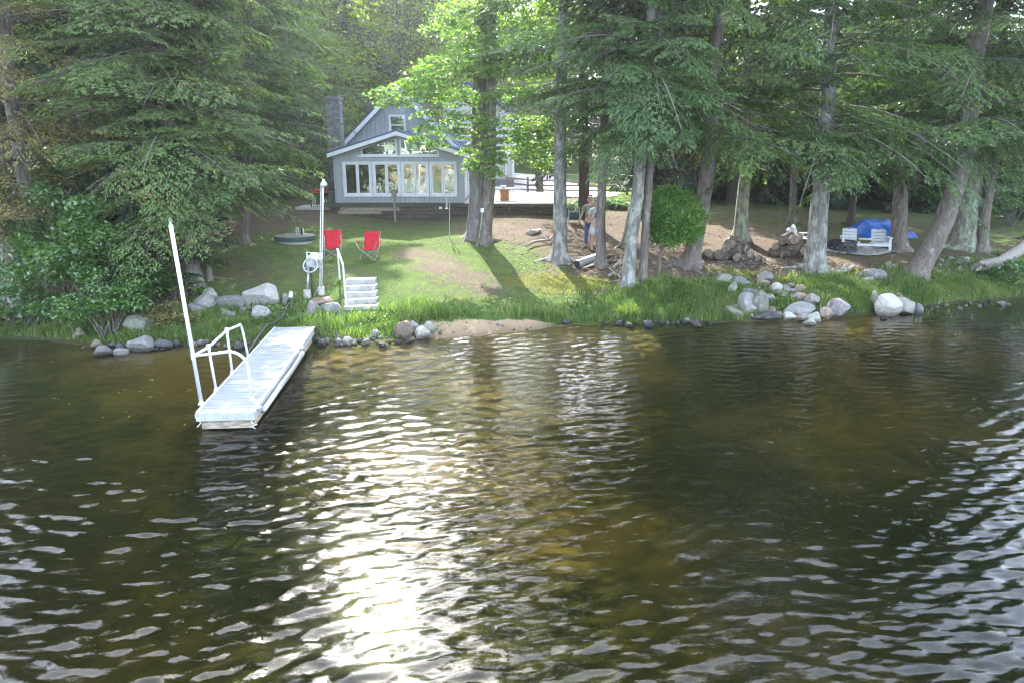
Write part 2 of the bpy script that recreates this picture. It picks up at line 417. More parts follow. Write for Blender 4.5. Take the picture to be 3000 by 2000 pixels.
# ================================================================== foliage generators
def norm(a): return a / (np.linalg.norm(a, axis=-1, keepdims=True) + 1e-9)
def leaf_quads(P, D, W_, ln, wd, mid=.45):
    """diamond leaves: base P, direction D, side W_"""
    ln = np.asarray(ln).reshape(-1, 1); wd = np.asarray(wd).reshape(-1, 1)
    a = P; b = P + D * ln * mid + W_ * wd; c = P + D * ln; d = P + D * ln * mid - W_ * wd
    return np.stack([a, b, c, d], 1)
def frond(seed, L=3.6, nb=34, leaf=.1, wide=.02, spread=.42, hang=.5, gap=.05, bare=.12):
    r = np.random.default_rng(seed); out = []
    twigs = []
    for i in range(nb):
        tt = bare + (1 - bare) * (i + .5) / nb
        s = 1 if i % 2 else -1
        bl = L * spread * (1 - tt) ** .75 * r.uniform(.65, 1.15) + .16
        a = R(r.uniform(42, 66)) * s
        d = np.array([math.cos(a), math.sin(a), 0]); base = np.array([tt * L, 0, 0])
        n = max(3, int(bl / gap)); rr = (np.arange(n) + .4) / n * bl
        dz = -hang * .55 * rr ** 2 / (.35 + rr)
        pts = base + d[None] * rr[:, None]; pts[:, 2] += dz + r.normal(0, .02, n)
        for side in (-1, 1):
            aa = a + side * R(38) + r.normal(0, .25, n)
            D = np.c_[np.cos(aa), np.sin(aa), -hang * r.uniform(.3, 1.3, n) - .1 * rr]
            D = norm(D); Wd = norm(np.cross(D, np.array([0, 0, 1.0]) + r.normal(0, .45, (n, 3))))
            out.append(leaf_quads(pts, D, Wd, leaf * r.uniform(.6, 1.3, n), wide * r.uniform(.7, 1.3, n)))
        twigs.append((base, pts[-1]))
    return np.concatenate(out), twigs
FR_HEM = [frond(100 + i, hang=.55 + .1 * (i % 3)) for i in range(6)]
FR_CED = [frond(200 + i, L=2.6, nb=26, leaf=.085, wide=.019, spread=.5, hang=.35 + .25 * (i % 2), gap=.052, bare=.2) for i in range(5)]
FR_MID = [frond(250 + i, L=3.6, nb=24, leaf=.17, wide=.034, hang=.55, gap=.1) for i in range(4)]
FR_FAR = [frond(300 + i, L=3.6, nb=16, leaf=.3, wide=.06, spread=.42, hang=.5, gap=.2) for i in range(4)]
def rotz(a):
    c, s = math.cos(a), math.sin(a); return np.array([[c, -s, 0], [s, c, 0], [0, 0, 1]])
def roty(a):
    c, s = math.cos(a), math.sin(a); return np.array([[c, 0, s], [0, 1, 0], [-s, 0, c]])
def tube_np(path, rad, n=5):
    """quick tube: path (m,3), rad (m,) -> V, F"""
    path = np.asarray(path, float); m = len(path)
    tg = norm(np.gradient(path, axis=0)); ref = np.array([.31, .2, .93]); x = norm(np.cross(tg, ref)); y = np.cross(tg, x)
    a = np.arange(n) * 2 * math.pi / n
    V = (path[:, None] + (x[:, None] * np.cos(a)[None, :, None] + y[:, None] * np.sin(a)[None, :, None]) * np.asarray(rad)[:, None, None]).reshape(-1, 3)
    i = np.arange((m - 1) * n); k = i % n; row = i // n
    F = np.c_[row * n + k, row * n + (k + 1) % n, (row + 1) * n + (k + 1) % n, (row + 1) * n + k]
    return V, F
class QB:
    def __init__(s): s.V = []; s.F = []; s.n = 0
    def quads(s, Q):
        k = Q.shape[1]; m = len(Q); s.V.append(Q.reshape(-1, 3)); s.F.append(np.arange(m * k).reshape(m, k) + s.n); s.n += m * k
    def vf(s, V, F): s.V.append(V); s.F.append(F + s.n); s.n += len(V)
    def mesh(s, name, org, smooth=False): return np_mesh(name, np.concatenate(s.V) - np.asarray(org, float), np.concatenate(s.F), smooth)
def trunk_path(pts, top, wob=.06, seed=0):
    """pts: list of Vector from the base up; continues along the last direction to height top"""
    r = np.random.default_rng(seed)
    p = [np.array(q, float) for q in pts]
    d = norm(p[-1] - p[-2]) if len(p) > 1 else np.array([0, 0, 1.0])
    while p[-1][2] < top:
        d = norm(d * .85 + np.array([0, 0, .15])); p.append(p[-1] + d * 1.2 + np.r_[r.normal(0, wob, 2), 0])
    p = np.array(p)
    zs = np.arange(p[0, 2], p[-1, 2], .35)
    return np.c_[np.interp(zs, p[:, 2], p[:, 0]), np.interp(zs, p[:, 2], p[:, 1]), zs]
def trunk_mesh(qb, path, r0, r1=.05, n=14, flare=1.0, seed=0, roots=0):
    r = np.random.default_rng(seed); m = len(path)
    base = path[0].copy(); h = path[:, 2] - base[2]; Ht = h[-1]
    # extra rings at the foot for the flare
    hs = np.r_[-.25, 0, .08, .18, .32, .55, .9, h[h > 1.1]]
    px = np.interp(hs, h, path[:, 0]); py = np.interp(hs, h, path[:, 1])
    if len(path) > 2:
        sl = (path[1] - path[0]) / (path[1, 2] - path[0, 2]); lo = hs < 0
        px[lo] = base[0] + sl[0] * hs[lo]; py[lo] = base[1] + sl[1] * hs[lo]
    rad = r0 + (r1 - r0) * np.clip(hs / Ht, 0, 1) ** .9
    a = np.arange(n) * 2 * math.pi / n
    lob = .5 + .5 * np.cos(a * (4 + seed % 3) + r.uniform(0, 6)); lob2 = r.uniform(.5, 1, n)
    V = []
    for i, q in enumerate(hs):
        fl = flare * math.exp(-max(q, 0) / .22) if q < 1.5 else 0
        rr = rad[i] * (1 + fl * (.25 + .95 * lob * lob2)) * (1 + r.normal(0, .025, n))
        V.append(np.c_[px[i] + np.cos(a) * rr, py[i] + np.sin(a) * rr, np.full(n, base[2] + q)])
    m = len(hs); V = np.concatenate(V)
    i = np.arange((m - 1) * n); k = i % n; row = i // n
    qb.vf(V, np.c_[row * n + k, row * n + (k + 1) % n, (row + 1) * n + (k + 1) % n, (row + 1) * n + k])
    for j in range(roots):
        az = r.uniform(0, 6.28); L = r.uniform(.5, 1.1); s = np.linspace(0, 1, 6)
        x = base[0] + np.cos(az + .4 * s) * (r0 * .8 + L * s); y = base[1] + np.sin(az + .4 * s) * (r0 * .8 + L * s)
        zr = Tn(x, y) + .10 * (1 - s) ** 2 + .02 - .07 * s
        vv, ff = tube_np(np.c_[x, y, zr], .085 * (1 - .8 * s) * r0 / .25, 5); qb.vf(vv, ff)
def conifer(name, label, path, r0, bark, leafm, z0, Lmax, nbr, fronds, group=None, seed=0, cat='tree', L0=None, ztop=None, pitch=(-.1, .25), bias=None, sc=1.0,
            roots=3, dead=10, flare=1.0, prof=None, droop=.085, leafprob=1.0):
    """trunk with limbs, and a crown of drooping sprays"""
    r = np.random.default_rng(seed + 1000)
    org = path[0].copy()
    root = thing(name, label, cat, org, 0, group)
    q = QB(); trunk_mesh(q, path, r0, seed=seed, roots=roots, flare=flare)
    lq = QB(); c = QB(); ztop = ztop or path[-1, 2]
    zfine = 4.6 + path[0][1] * .185 + .5
    zb = z0 + (ztop - z0) * (np.arange(nbr) / nbr) ** 1.1
    for i in range(nbr):
        z = zb[i] + r.uniform(-.2, .2); f = np.clip((z - z0) / (ztop - z0), 0, 1)
        x = np.interp(z, path[:, 2], path[:, 0]); y = np.interp(z, path[:, 2], path[:, 1])
        L = (prof(f) if prof else Lmax * (1 - f) ** .62 * (1 if f > .08 else .75 + 3 * f)) * r.uniform(.6, 1.12) + .3
        az = r.uniform(0, 2 * math.pi) if (bias is None or r.random() > bias[1]) else r.normal(bias[0], .75)
        back = math.sin(az) > .05 and (fronds is FR_HEM or fronds is FR_CED)
        fr_ = FR_FAR if z > zfine else (FR_MID if back else fronds)
        tpl, tw = fr_[r.integers(len(fr_))]
        L0_ = 3.6 if fr_ is not FR_CED else 2.6
        k = L / L0_
        Q = tpl.copy() * np.array([k, k ** .8, k ** .5]) * 1.0
        # keep the needles' own size when a branch is short or long
        cen = Q.mean(1, keepdims=True); Q = cen + (Q - cen) / (k ** .7) * sc
        Q[:, :, 2] -= droop * Q[:, :, 0] ** 2 * r.uniform(.5, 1.6)
        Q[:, :, 1] += .06 * r.normal() * Q[:, :, 0] ** 2
        M = rotz(az) @ roty(-r.uniform(*pitch)) @ np.array([[1, 0, 0], [0, math.cos(e := r.normal(0, .25)), -math.sin(e)], [0, math.sin(e), math.cos(e)]])
        Q = Q @ M.T + np.array([x, y, z])
        if leafprob < 1: Q = Q[r.random(len(Q)) < leafprob]
        c.quads(Q)
        s = np.linspace(0, 1, 7); ax = np.c_[s * L * .95, 0 * s, -droop * (s * L) ** 2] @ M.T + np.array([x, y, z])
        vv, ff = tube_np(ax, .008 + .009 * L * (1 - s) ** 1.2, 4); lq.vf(vv, ff)
        if i % 2 == 0:
            for bq, tq in tw[3::5]:
                ee = np.stack([bq, .5 * (bq + tq) + [0, 0, .03], tq]) * np.array([k, k ** .8, k ** .5])
                ee[:, 2] -= droop * ee[:, 0] ** 2
                vv, ff = tube_np(ee @ M.T + np.array([x, y, z]), np.array([.009, .007, .003]), 3); lq.vf(vv, ff)
    for i in range(dead):      # bare grey twigs below and between the sprays
        z = r.uniform(z0 - 1.2, z0 + 4.5); x = np.interp(z, path[:, 2], path[:, 0]); y = np.interp(z, path[:, 2], path[:, 1])
        az = r.uniform(0, 6.28) if bias is None else r.normal(bias[0], 1.0)
        L = r.uniform(.7, Lmax * .75); s = np.linspace(0, 1, 9)
        ax = np.c_[s * L, .12 * L * np.sin(s * 3 + r.uniform(0, 6)), .25 * s * L * r.uniform(-.7, 1) - .13 * (s * L) ** 2 * r.uniform(.4, 1.5)]
        ax = ax @ rotz(az).T + np.array([x, y, z])
        vv, ff = tube_np(ax, .013 * (1 - .8 * s), 3); lq.vf(vv, ff)
        for j in range(3):
            kx = r.integers(3, 8); e2 = ax[kx] + np.outer(np.linspace(0, 1, 4), r.normal(0, .35, 3) * L * .4 + np.array([0, 0, -.15]))
            vv, ff = tube_np(e2, np.array([.009, .007, .005, .003]), 3); lq.vf(vv, ff)
    link('trunk', q.mesh('trunk', org, True), bark, root)
    link('branchwork', lq.mesh('branchwork', org), B_LIMB, root)['kind'] = 'stuff'
    link('crown', c.mesh('crown', org), leafm, root)
    return root
# broad leaves ------------------------------------------------------
MAPLE = np.array([(0,0),(.28,-.02),(.52,-.30),(.50,-.02),(.62,.05),(.55,.38),(.30,.42),(.22,.95),(0,.72),(-.22,.95),(-.30,.42),(-.55,.38),(-.62,.05),(-.50,-.02),(-.52,-.30),(-.28,-.02)])
MAPLE = np.array([(0,-.35),(.18,-.2),(.55,-.3),(.42,0),(.68,.22),(.3,.28),(.24,.62),(0,1.0),(-.24,.62),(-.3,.28),(-.68,.22),(-.42,0),(-.55,-.3),(-.18,-.2)]) * .6
OVAL = np.array([(0,-.5),(.26,-.2),(.26,.15),(0,.6),(-.26,.15),(-.26,-.2)])
def leaves_np(C, size, r, shape=MAPLE, tilt=.5, droop=.5, facing=None):
    """one leaf polygon per centre; normals mostly upward, tips hanging"""
    n = len(C)
    N = np.array([0, 0, 1.0]) + r.normal(0, tilt, (n, 3)); N = norm(N)
    az = r.uniform(0, 6.28, n); D = np.c_[np.cos(az), np.sin(az), -droop * r.uniform(.2, 1.6, n)]
    D = norm(D - N * (D * N).sum(1, keepdims=True) * .6); X = norm(np.cross(D, N))
    s = (size * r.uniform(.65, 1.25, n))[:, None, None]
    P = C[:, None] + (X[:, None] * shape[None, :, 0, None] + D[:, None] * shape[None, :, 1, None]) * s
    fold = np.abs(shape[:, 0])[None, :, None] * s * r.uniform(-.1, .4, n)[:, None, None]
    return P - np.cross(X, D)[:, None] * fold * np.sign(np.cross(X, D)[:, None, 2:3]) * 1.0

# ================================================================== plant materials
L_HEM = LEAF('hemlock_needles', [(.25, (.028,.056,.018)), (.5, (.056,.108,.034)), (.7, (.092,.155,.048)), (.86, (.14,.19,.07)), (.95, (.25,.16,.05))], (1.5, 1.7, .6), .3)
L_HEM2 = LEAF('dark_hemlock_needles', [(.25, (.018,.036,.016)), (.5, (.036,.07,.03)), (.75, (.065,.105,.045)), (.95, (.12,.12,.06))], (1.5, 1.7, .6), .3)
L_CED = LEAF('cedar_sprays', [(.25, (.042,.08,.024)), (.48, (.075,.135,.042)), (.68, (.115,.175,.056)), (.86, (.17,.2,.075)), (.97, (.32,.24,.1))], (1.4, 1.6, .5), .3)
L_YEL = LEAF('yellowing_sprays', [(.25, (.07,.085,.03)), (.48, (.13,.135,.045)), (.66, (.25,.2,.08)), (.88, (.42,.28,.12))], (1.4, 1.5, .5), .3)
L_BUSH = LEAF('cedar_bush_sprays', [(.25, (.04,.1,.02)), (.5, (.08,.175,.034)), (.75, (.13,.25,.05)), (.95, (.22,.26,.08))], (1.3, 1.6, .5), .3)
L_MAP = LEAF('maple_leaves', [(.2, (.05,.12,.022)), (.5, (.09,.19,.04)), (.8, (.15,.26,.06)), (.97, (.25,.29,.08))], (2.1, 2.05, .8), .5, 1.2, .06, .35)
L_SHR = LEAF('shrub_leaves', [(.2, (.035,.085,.018)), (.5, (.065,.145,.03)), (.8, (.11,.2,.048)), (.97, (.22,.24,.07))], (1.6, 1.7, .5), .35, 1.0, .06, .35)
L_BG = LEAF('sunlit_broadleaf', [(.2, (.06,.12,.018)), (.5, (.11,.19,.028)), (.8, (.19,.26,.04)), (.97, (.3,.3,.06))], (2.0, 1.8, .6), .5, .4)
L_SPR = LEAF('spruce_needles', [(.25, (.014,.03,.016)), (.5, (.028,.052,.026)), (.75, (.05,.08,.035)), (.95, (.08,.09,.04))], (1.4, 1.5, .6), .25)
L_GRS = LEAF('lawn_blades', [(.2, (.045,.08,.02)), (.45, (.08,.125,.032)), (.68, (.14,.165,.055)), (.92, (.27,.24,.12))], (1.5, 1.6, .5), .35, .8, .03)
L_TALL = LEAF('shore_blades', [(.2, (.05,.105,.025)), (.45, (.095,.175,.04)), (.7, (.16,.24,.065)), (.92, (.3,.29,.13))], (1.5, 1.6, .5), .4, .8, .03)
L_HOST = LEAF('hosta_leaves', [(.2, (.05,.12,.04)), (.6, (.12,.2,.09)), (.95, (.4,.45,.3))], (1.3, 1.5, .6), .35, 2)
B_HEM = BARK('hemlock_bark', (.2,.17,.155), (.085,.07,.062), (.4,.42,.37), .56)
B_LICH = BARK('lichened_bark', (.2,.19,.18), (.095,.088,.08), (.37,.385,.345), .47)
B_GRN = BARK('green_lichened_bark', (.2,.19,.16), (.1,.09,.075), (.32,.38,.28), .45)
B_MAP = BARK('furrowed_bark', (.21,.2,.195), (.08,.073,.07), (.36,.38,.34), .58, .8)
B_LIMB = BARK('limb_bark', (.17,.155,.14), (.09,.08,.072), (.28,.28,.25), .6)
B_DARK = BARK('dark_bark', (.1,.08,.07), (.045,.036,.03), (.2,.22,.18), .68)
B_BIR = BARK('birch_bark', (.62,.6,.57), (.42,.4,.38), (.1,.09,.08), .66)

def tpath(pxs, Y, top, seed=0, dY=0):
    """trunk seen through the given places, foot on the ground"""
    b = G(*pxs[0]) if Y is None else None
    if b is None:
        b = at(pxs[0][0], pxs[0][1], Y); b.z = T(b.x, b.y)
    pts = [b] + [at(px, py, b.y + dY * (i + 1)) for i, (px, py) in enumerate(pxs[1:])]
    return trunk_path(pts, top, .05, seed)

# ------------------------------------------------------------------ the shore hemlocks on the right
LAKE = -math.pi / 2
def hem(label, pxs, w, bark=B_HEM, z0=4.2, Lmax=4.2, nbr=70, top=19, seed=0, leaf=L_HEM, bias=(LAKE, .45), Y=None, **k):
    p = tpath(pxs, Y, top, seed)
    dist = math.hypot(p[0][0], p[0][1])
    r0 = w / FPX * dist / 2
    return conifer('hemlock_tree', label, p, r0, bark, leaf, z0, Lmax, nbr, FR_MID if leaf is L_HEM2 else FR_HEM, 'hemlocks along the shore', seed, bias=bias, **k)
hem('pale hemlock with whitened lichened trunk and spreading roots right of the twin trunks', [(1287,601),(1286,450),(1287,330),(1290,150)], 33, B_LICH, 6.6, 3.6, 52, 20, 1, L_HEM, (R(-50), .5), flare=1.3, roots=5)
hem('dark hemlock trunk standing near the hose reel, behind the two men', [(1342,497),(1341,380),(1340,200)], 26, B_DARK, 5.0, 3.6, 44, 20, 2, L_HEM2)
hem('slim lichen-speckled hemlock hiding half of the man in grey', [(1381,613),(1380,500),(1384,400),(1390,250)], 22, B_HEM, 5.9, 3.8, 56, 19, 3)
hem('leaning hemlock at the top of the bank, left of the round cedar bush', [(1440,656),(1450,560),(1466,430),(1476,300)], 30, B_LICH, 5.4, 4.0, 76, 19, 4, roots=5)
hem('thin hemlock stem close behind the leaning hemlock, left of the round cedar bush', [(1474,652),(1481,560),(1490,420)], 20, B_HEM, 5.2, 3.0, 34, 15, 5)
hem('hemlock trunk with a wide flared foot in the shade behind the leaning hemlock', [(1441,566),(1455,480),(1478,400)], 26, B_GRN, 5.2, 3.8, 46, 20, 6, L_HEM2)
hem('hemlock leaning right with a pale foot, beside the left woodpile', [(1584,611),(1604,520),(1622,420),(1632,300)], 38, B_HEM, 4.9, 4.4, 84, 19, 7, roots=5)
hem('hemlock with a flared mossy foot right behind the left woodpile', [(1699,552),(1705,470),(1714,390),(1718,250)], 29, B_GRN, 5.0, 4.2, 56, 20, 8)
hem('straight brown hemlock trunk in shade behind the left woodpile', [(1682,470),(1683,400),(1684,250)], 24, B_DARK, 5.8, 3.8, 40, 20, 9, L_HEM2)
hem('stout hemlock with a pale green lichen stripe, between the right woodpile and the fire ring', [(1873,622),(1878,520),(1890,400),(1900,250)], 41, B_LICH, 4.3, 4.6, 92, 20, 10, roots=5)
hem('thin bare hemlock pole in the open shade behind the right woodpile', [(1819,512),(1822,420),(1826,350)], 14, B_HEM, 6.0, 3.2, 36, 17, 11, L_HEM2)
hem('straight hemlock in front of the blue tarpaulin', [(2062,573),(2067,470),(2074,360),(2078,200)], 30, B_HEM, 4.4, 4.4, 84, 20, 12)
hem('strongly leaning hemlock curving up from the rocks by the water', [(2098,632),(2130,590),(2168,510),(2203,400),(2222,330),(2236,150)], 42, B_HEM, 4.6, 4.4, 84, 19, 13, flare=.7)
hem('broad tree covered in grey green lichen behind the leaning hemlock', [(2212,568),(2222,470),(2232,360),(2238,200)], 50, B_GRN, 5.0, 4.6, 72, 21, 14, roots=4)
hem('slim trunk at the far right above the rock pile and the fallen log', [(2254,577),(2264,480),(2282,380),(2290,250)], 20, B_HEM, 4.6, 3.8, 66, 18, 15)
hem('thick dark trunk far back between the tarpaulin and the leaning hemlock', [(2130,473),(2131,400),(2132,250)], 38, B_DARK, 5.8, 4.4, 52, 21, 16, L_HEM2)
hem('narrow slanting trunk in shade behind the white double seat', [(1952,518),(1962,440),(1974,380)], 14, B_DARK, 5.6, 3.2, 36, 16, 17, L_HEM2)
hem('hemlock at the right edge of the yard with low green boughs', [(2380,560),(2384,400),(2388,250)], 34, B_HEM, 4.0, 4.6, 80, 19, 18)
hem('dark trunk beside the far right cottage', [(2160,468),(2160,400),(2160,300)], 18, B_DARK, 6, 3.6, 40, 19, 19, L_HEM2)
# ------------------------------------------------------------------ double trunk in the middle, with the sunlit maple
hem('left, thicker trunk of the pair in front of the retaining wall', [(1094,548),(1100,400),(1102,200),(1104,20)], 44, B_MAP, 13, 3.6, 44, 22, 20, L_HEM, None, flare=.8, leafprob=.9)
hem('right, thinner trunk of the pair in front of the retaining wall', [(1112,557),(1124,430),(1128,200),(1130,20)], 30, B_HEM, 13, 3.6, 44, 21, 21, L_HEM, None, flare=.8)
# ------------------------------------------------------------------ the left shore: cedars and hemlocks
def ced(label, pxs, w, leaf=L_CED, z0=1.2, Lmax=2.8, nbr=110, top=16, seed=0, bias=(LAKE, .5), Y=None, bark=B_HEM, fr=None, name='cedar_tree', **k):
    p = tpath(pxs, Y, top, seed); r0 = w / FPX * math.hypot(p[0][0], p[0][1]) / 2
    return conifer(name, label, p, r0, bark, leaf, z0, Lmax, nbr, fr or FR_CED, 'evergreens on the left shore', seed, bias=bias, **k)
ced('big cedar with pale brown-tipped sprays behind the tall dock pole', [(446,655),(428,520),(405,400),(380,250)], 34, L_CED, 2.9, 3.4, 230, 19, 30, dead=40, droop=.08)
ced('slimmer cedar stem just right of the big cedar', [(480,645),(478,560),(470,420)], 12, L_CED, 3.2, 2.4, 70, 11, 31, dead=18)
ced('hemlock with long hanging boughs reaching towards the chimney', [(562,560),(566,430),(568,250)], 18, L_HEM, 3.4, 2.8, 120, 22, 32, (R(-75), .6), fr=FR_HEM, name='hemlock_tree', dead=24)
ced('tall hemlock behind the big cedar, its boughs filling the upper left', [(330,560),(335,400),(340,200)], 40, L_HEM, 3.6, 5.0, 150, 24, 33, (LAKE, .45), fr=FR_HEM, name='hemlock_tree', dead=24)
ced('grey leaning trunk with yellowing sprays near the left edge', [(122,650),(85,540),(60,430),(40,300)], 32, L_YEL, 2.6, 3.4, 110, 20, 34, dead=14, bark=B_HEM)
ced('leaning trunk with yellow-brown sprays at the far left edge', [(40,615),(5,530),(-40,400)], 34, L_YEL, 2.2, 3.6, 90, 19, 35, (R(-60), .5), dead=14, bark=B_HEM)
ced('dark hemlock deep in shade behind the leaning grey trunks', [(180,560),(180,400),(182,200)], 34, L_HEM2, 2.0, 4.6, 110, 24, 36, fr=FR_HEM, name='hemlock_tree', dead=10)
ced('hemlock above the dirt patch left of the house', [(655,405),(655,330),(655,200)], 20, L_HEM, 4.9, 4.6, 90, 18, 37, (R(-60), .4), fr=FR_HEM, name='hemlock_tree', dead=14, Y=36)
ced('low dark young hemlock between the shoreline shrubs and the big cedar', [(352,665),(352,600)], 9, L_HEM2, 1.0, 2.0, 60, 5.5, 38, fr=FR_HEM, name='hemlock_tree', dead=4)
# round cedar bush on its thin stem
bf = G(1511, 640); bc = at(1560, 508, bf.y + .1); br = np.random.default_rng(40)
bush = thing('cedar_bush', 'bright green rounded cedar bush on a thin bare stem between two hemlocks', 'bush', bf)
q = QB(); sp_ = np.array([np.array(bf) - [0, 0, .2], np.array(at(1515, 590, bf.y)), np.array(at(1530, 540, bf.y + .05)), np.array(bc) + [0, 0, .5]])
ss = np.linspace(0, 1, 12); spp = np.stack([np.interp(ss, np.linspace(0, 1, 4), sp_[:, k]) for k in range(3)], 1); vv, ff = tube_np(spp, .075 - .05 * ss, 8); q.vf(vv, ff)
for k in range(40):
    e = np.array(bc) + norm(br.normal(0, 1, 3)) * np.array([.85, .8, .7]); b0 = spp[br.integers(5, 12)]; tt = np.linspace(0, 1, 4)[:, None]; vv, ff = tube_np(b0 + (e - b0) * tt, np.linspace(.014, .004, 4), 3); q.vf(vv, ff)
link('trunk', q.mesh('trunk', bf, True), B_HEM, bush)
PB, NB = [], []
for k in range(32):
    d_ = norm(br.normal(0, 1, 3)); rl = br.uniform(.2, .5); lc_ = np.array(bc) + d_ * np.array([.86, .7, .64]) * br.uniform(.4, 1.2); n = int(6400 * rl ** 2)
    dv = norm(br.normal(0, 1, (n, 3)) + [0, 0, .25]); PB.append(lc_ + dv * rl * (1 - .45 * br.random(n) ** 1.6 + .22 * (br.random(n) > .9))[:, None] * [1, 1, .85]); NB.append(dv)
PB = np.concatenate(PB); dv = np.concatenate(NB); n = len(PB)
DB = norm(dv * .5 + br.normal(0, .5, (n, 3)) + np.array([0, 0, .1])); WB = norm(np.cross(DB, br.normal(0, 1, (n, 3))))
c = QB(); c.quads(leaf_quads(PB, DB, WB, .11 * br.uniform(.6, 1.5, n), .022 * br.uniform(.7, 1.3, n)))
link('crown', c.mesh('crown', bf), L_BUSH, bush)

# ------------------------------------------------------------------ the sunlit maple limbs
def maple(name, label, foot, paths, clusters, leafm, bark, size, seed, shape=MAPLE, dens=1.0, thick=.35, cat='tree', group=None, tilt=.8, droop=1.0):
    r = np.random.default_rng(seed); org = np.array(foot, float)
    root = thing(name, label, cat, org, 0, group); q = QB(); c = QB()
    for pth, ra, rb in paths:
        p = np.array([np.array(v) for v in pth], float); s = np.linspace(0, 1, len(p)); ss = np.linspace(0, 1, 14)
        pp = np.stack([np.interp(ss, s, p[:, i]) for i in range(3)], 1); pp[1:-1] += r.normal(0, .02, (12, 3))
        vv, ff = tube_np(pp, ra + (rb - ra) * ss, 8); q.vf(vv, ff)
    for (px, py, rx, ry, Y, dr) in clusters:
        ct = at(px, py, Y); k = math.hypot(Y, ct.z - CAM_H) / FPX
        area = rx * ry * math.pi; n = int(area / 13 * dens)
        a = r.uniform(0, 6.28, n); rad = np.sqrt(r.random(n)) * (1 + r.normal(0, .12, n))
        dx = np.cos(a) * rad * rx * k; dyy = r.normal(0, thick * rx * k * .6, n); dz = np.sin(a) * rad * ry * k * .8
        # leaves sit in thin tiers that sag outward
        tier = np.round(dz / .28) * .28 * .3 + dz * .7 - dr * (dx / (rx * k + .01)) ** 2 * ry * k * .5
        C = np.c_[ct.x + dx, ct.y + dyy, ct.z + tier]
        c.quads(leaves_np(C, size, r, shape, tilt, droop))
        base = np.array(ct) + r.normal(0, .1, 3)
        for j in range(int(3 + n / 60)):
            e = C[r.integers(n)]; s = np.linspace(0, 1, 5)[:, None]
            tw = base + (e - base) * s + np.array([0, 0, .12]) * np.sin(s * 3.14)
            vv, ff = tube_np(tw, np.linspace(.014, .004, 5), 3); q.vf(vv, ff)
    link('trunk', q.mesh('trunk', org, True), bark, root); link('crown', c.mesh('crown', org), leafm, root)
    return root
mf = G(1102, 549); mz = lambda px, py, Y=None: at(px, py, Y or 24.2)
maple('maple_tree', 'maple with sunlit yellow-green leaf tiers spreading in front of the house gable', (mf.x + .1, mf.y + .55, T(mf.x + .1, mf.y + .55)),
      [([Vector((mf.x + .1, mf.y + .55, T(mf.x + .1, mf.y + .55) - .2)), mz(1118,300,26.0), mz(1120,150,25.8), mz(1124,-40,25.6)], .13, .09),
       ([mz(1118,330,25.7), mz(1090,240,25.2), mz(1010,215,24.8), mz(900,222,24.4)], .07, .015), ([mz(1118,290,25.7), mz(1060,262,24.8), mz(985,300,24.4)], .05, .012),
       ([mz(1118,340,25.7), mz(1180,310,24.8), mz(1260,300,24.2)], .06, .014), ([mz(1118,210,25.7), mz(1080,160,24.8), mz(1000,165,24.2)], .06, .012), ([mz(1118,180,25.7), mz(1200,120,24.6), mz(1280,90,24.2)], .06, .012),
       ([mz(1118,395,25.8), mz(1106,380,25.0), mz(1095,385,24.4)], .04, .01)],
      [(1150,135,110,38,24.8,.6),(1040,150,95,30,24.4,.8),(1245,105,60,45,24.6,.5),(1180,75,90,32,25,.5),(1090,105,60,24,24.6,.6),(1220,160,70,25,24.6,.6),(960,185,50,18,24.2,.6),
       (930,215,75,22,24.2,.7),(1000,208,85,26,24.4,.7),(1060,225,55,24,24.8,.6),(866,213,24,12,24,.5),(905,238,40,14,24.2,.5),
       (1005,258,55,18,24.3,.7),(985,292,34,16,24.0,.8),(1040,300,52,20,24.3,.7),(962,318,28,13,24,.9),(1002,330,30,13,24.1,.9),(1080,272,60,20,24.6,.6),
       (1190,285,90,26,24.4,.7),(1240,312,60,32,24.0,.7),(1160,322,55,25,24.3,.6),(1228,352,42,22,24,.8),(1272,285,30,20,24,.7),(1245,378,26,14,24,.9),
       (1112,366,46,24,24.4,.6),(1132,396,24,14,24.3,.9),(1086,384,26,16,24.2,.9),(1150,356,40,20,24.4,.7),(1075,345,26,14,24.2,.8),
       (1120,20,110,30,25,.6),(1270,30,70,40,24.6,.6),(1030,60,60,24,25,.6),(1170,215,70,18,24.6,.7),(1225,210,45,15,24.6,.7)],
      L_MAP, B_HEM, .13, 50, dens=1.5)

# ------------------------------------------------------------------ shrubs on the left bank
def shrub(label, px, py, Yoff, w, h, leafm, n, size, seed, shape=OVAL, name='shrub', group='shrubs on the left bank', stems=6, base=None):
    b = base or G(px, py); r = np.random.default_rng(seed); org = np.array(b)
    root = thing(name, label, 'shrub', org, 0, group); q = QB(); c = QB(); C = []
    ns = stems; tips = []
    for j in range(ns * 5):
        a = r.uniform(0, 6.28); rr = math.sqrt(r.random()) * w * .5; hh = h * (1 - .55 * (rr / (w * .5)) ** 2) * r.uniform(.45, 1.0)
        e = org + np.array([math.cos(a) * rr, math.sin(a) * rr * .8, hh]); tips.append(e)
        if j < ns * 3:
            s = np.linspace(0, 1, 6)[:, None]; f = org + np.array([r.normal(0, .12), r.normal(0, .12), -.1])
            vv, ff = tube_np(f + (e - f) * s + np.array([0, 0, .2 * h]) * np.sin(s * 3.1) * .5, np.linspace(.022, .004, 6), 4); q.vf(vv, ff)
    tips = np.array(tips); k = r.integers(len(tips), size=n)
    C = tips[k] + r.normal(0, 1, (n, 3)) * np.array([w * .085, w * .085, h * .035]) + np.array([0, 0, -.02])
    C = np.c_[C[:, :2], np.maximum(C[:, 2], org[2] + .08)]
    c.quads(leaves_np(C, size, r, shape, .55, .7))
    link('stems', q.mesh('stems', org, True), B_HEM, root); link('foliage', c.mesh('foliage', org), leafm, root)
    return root
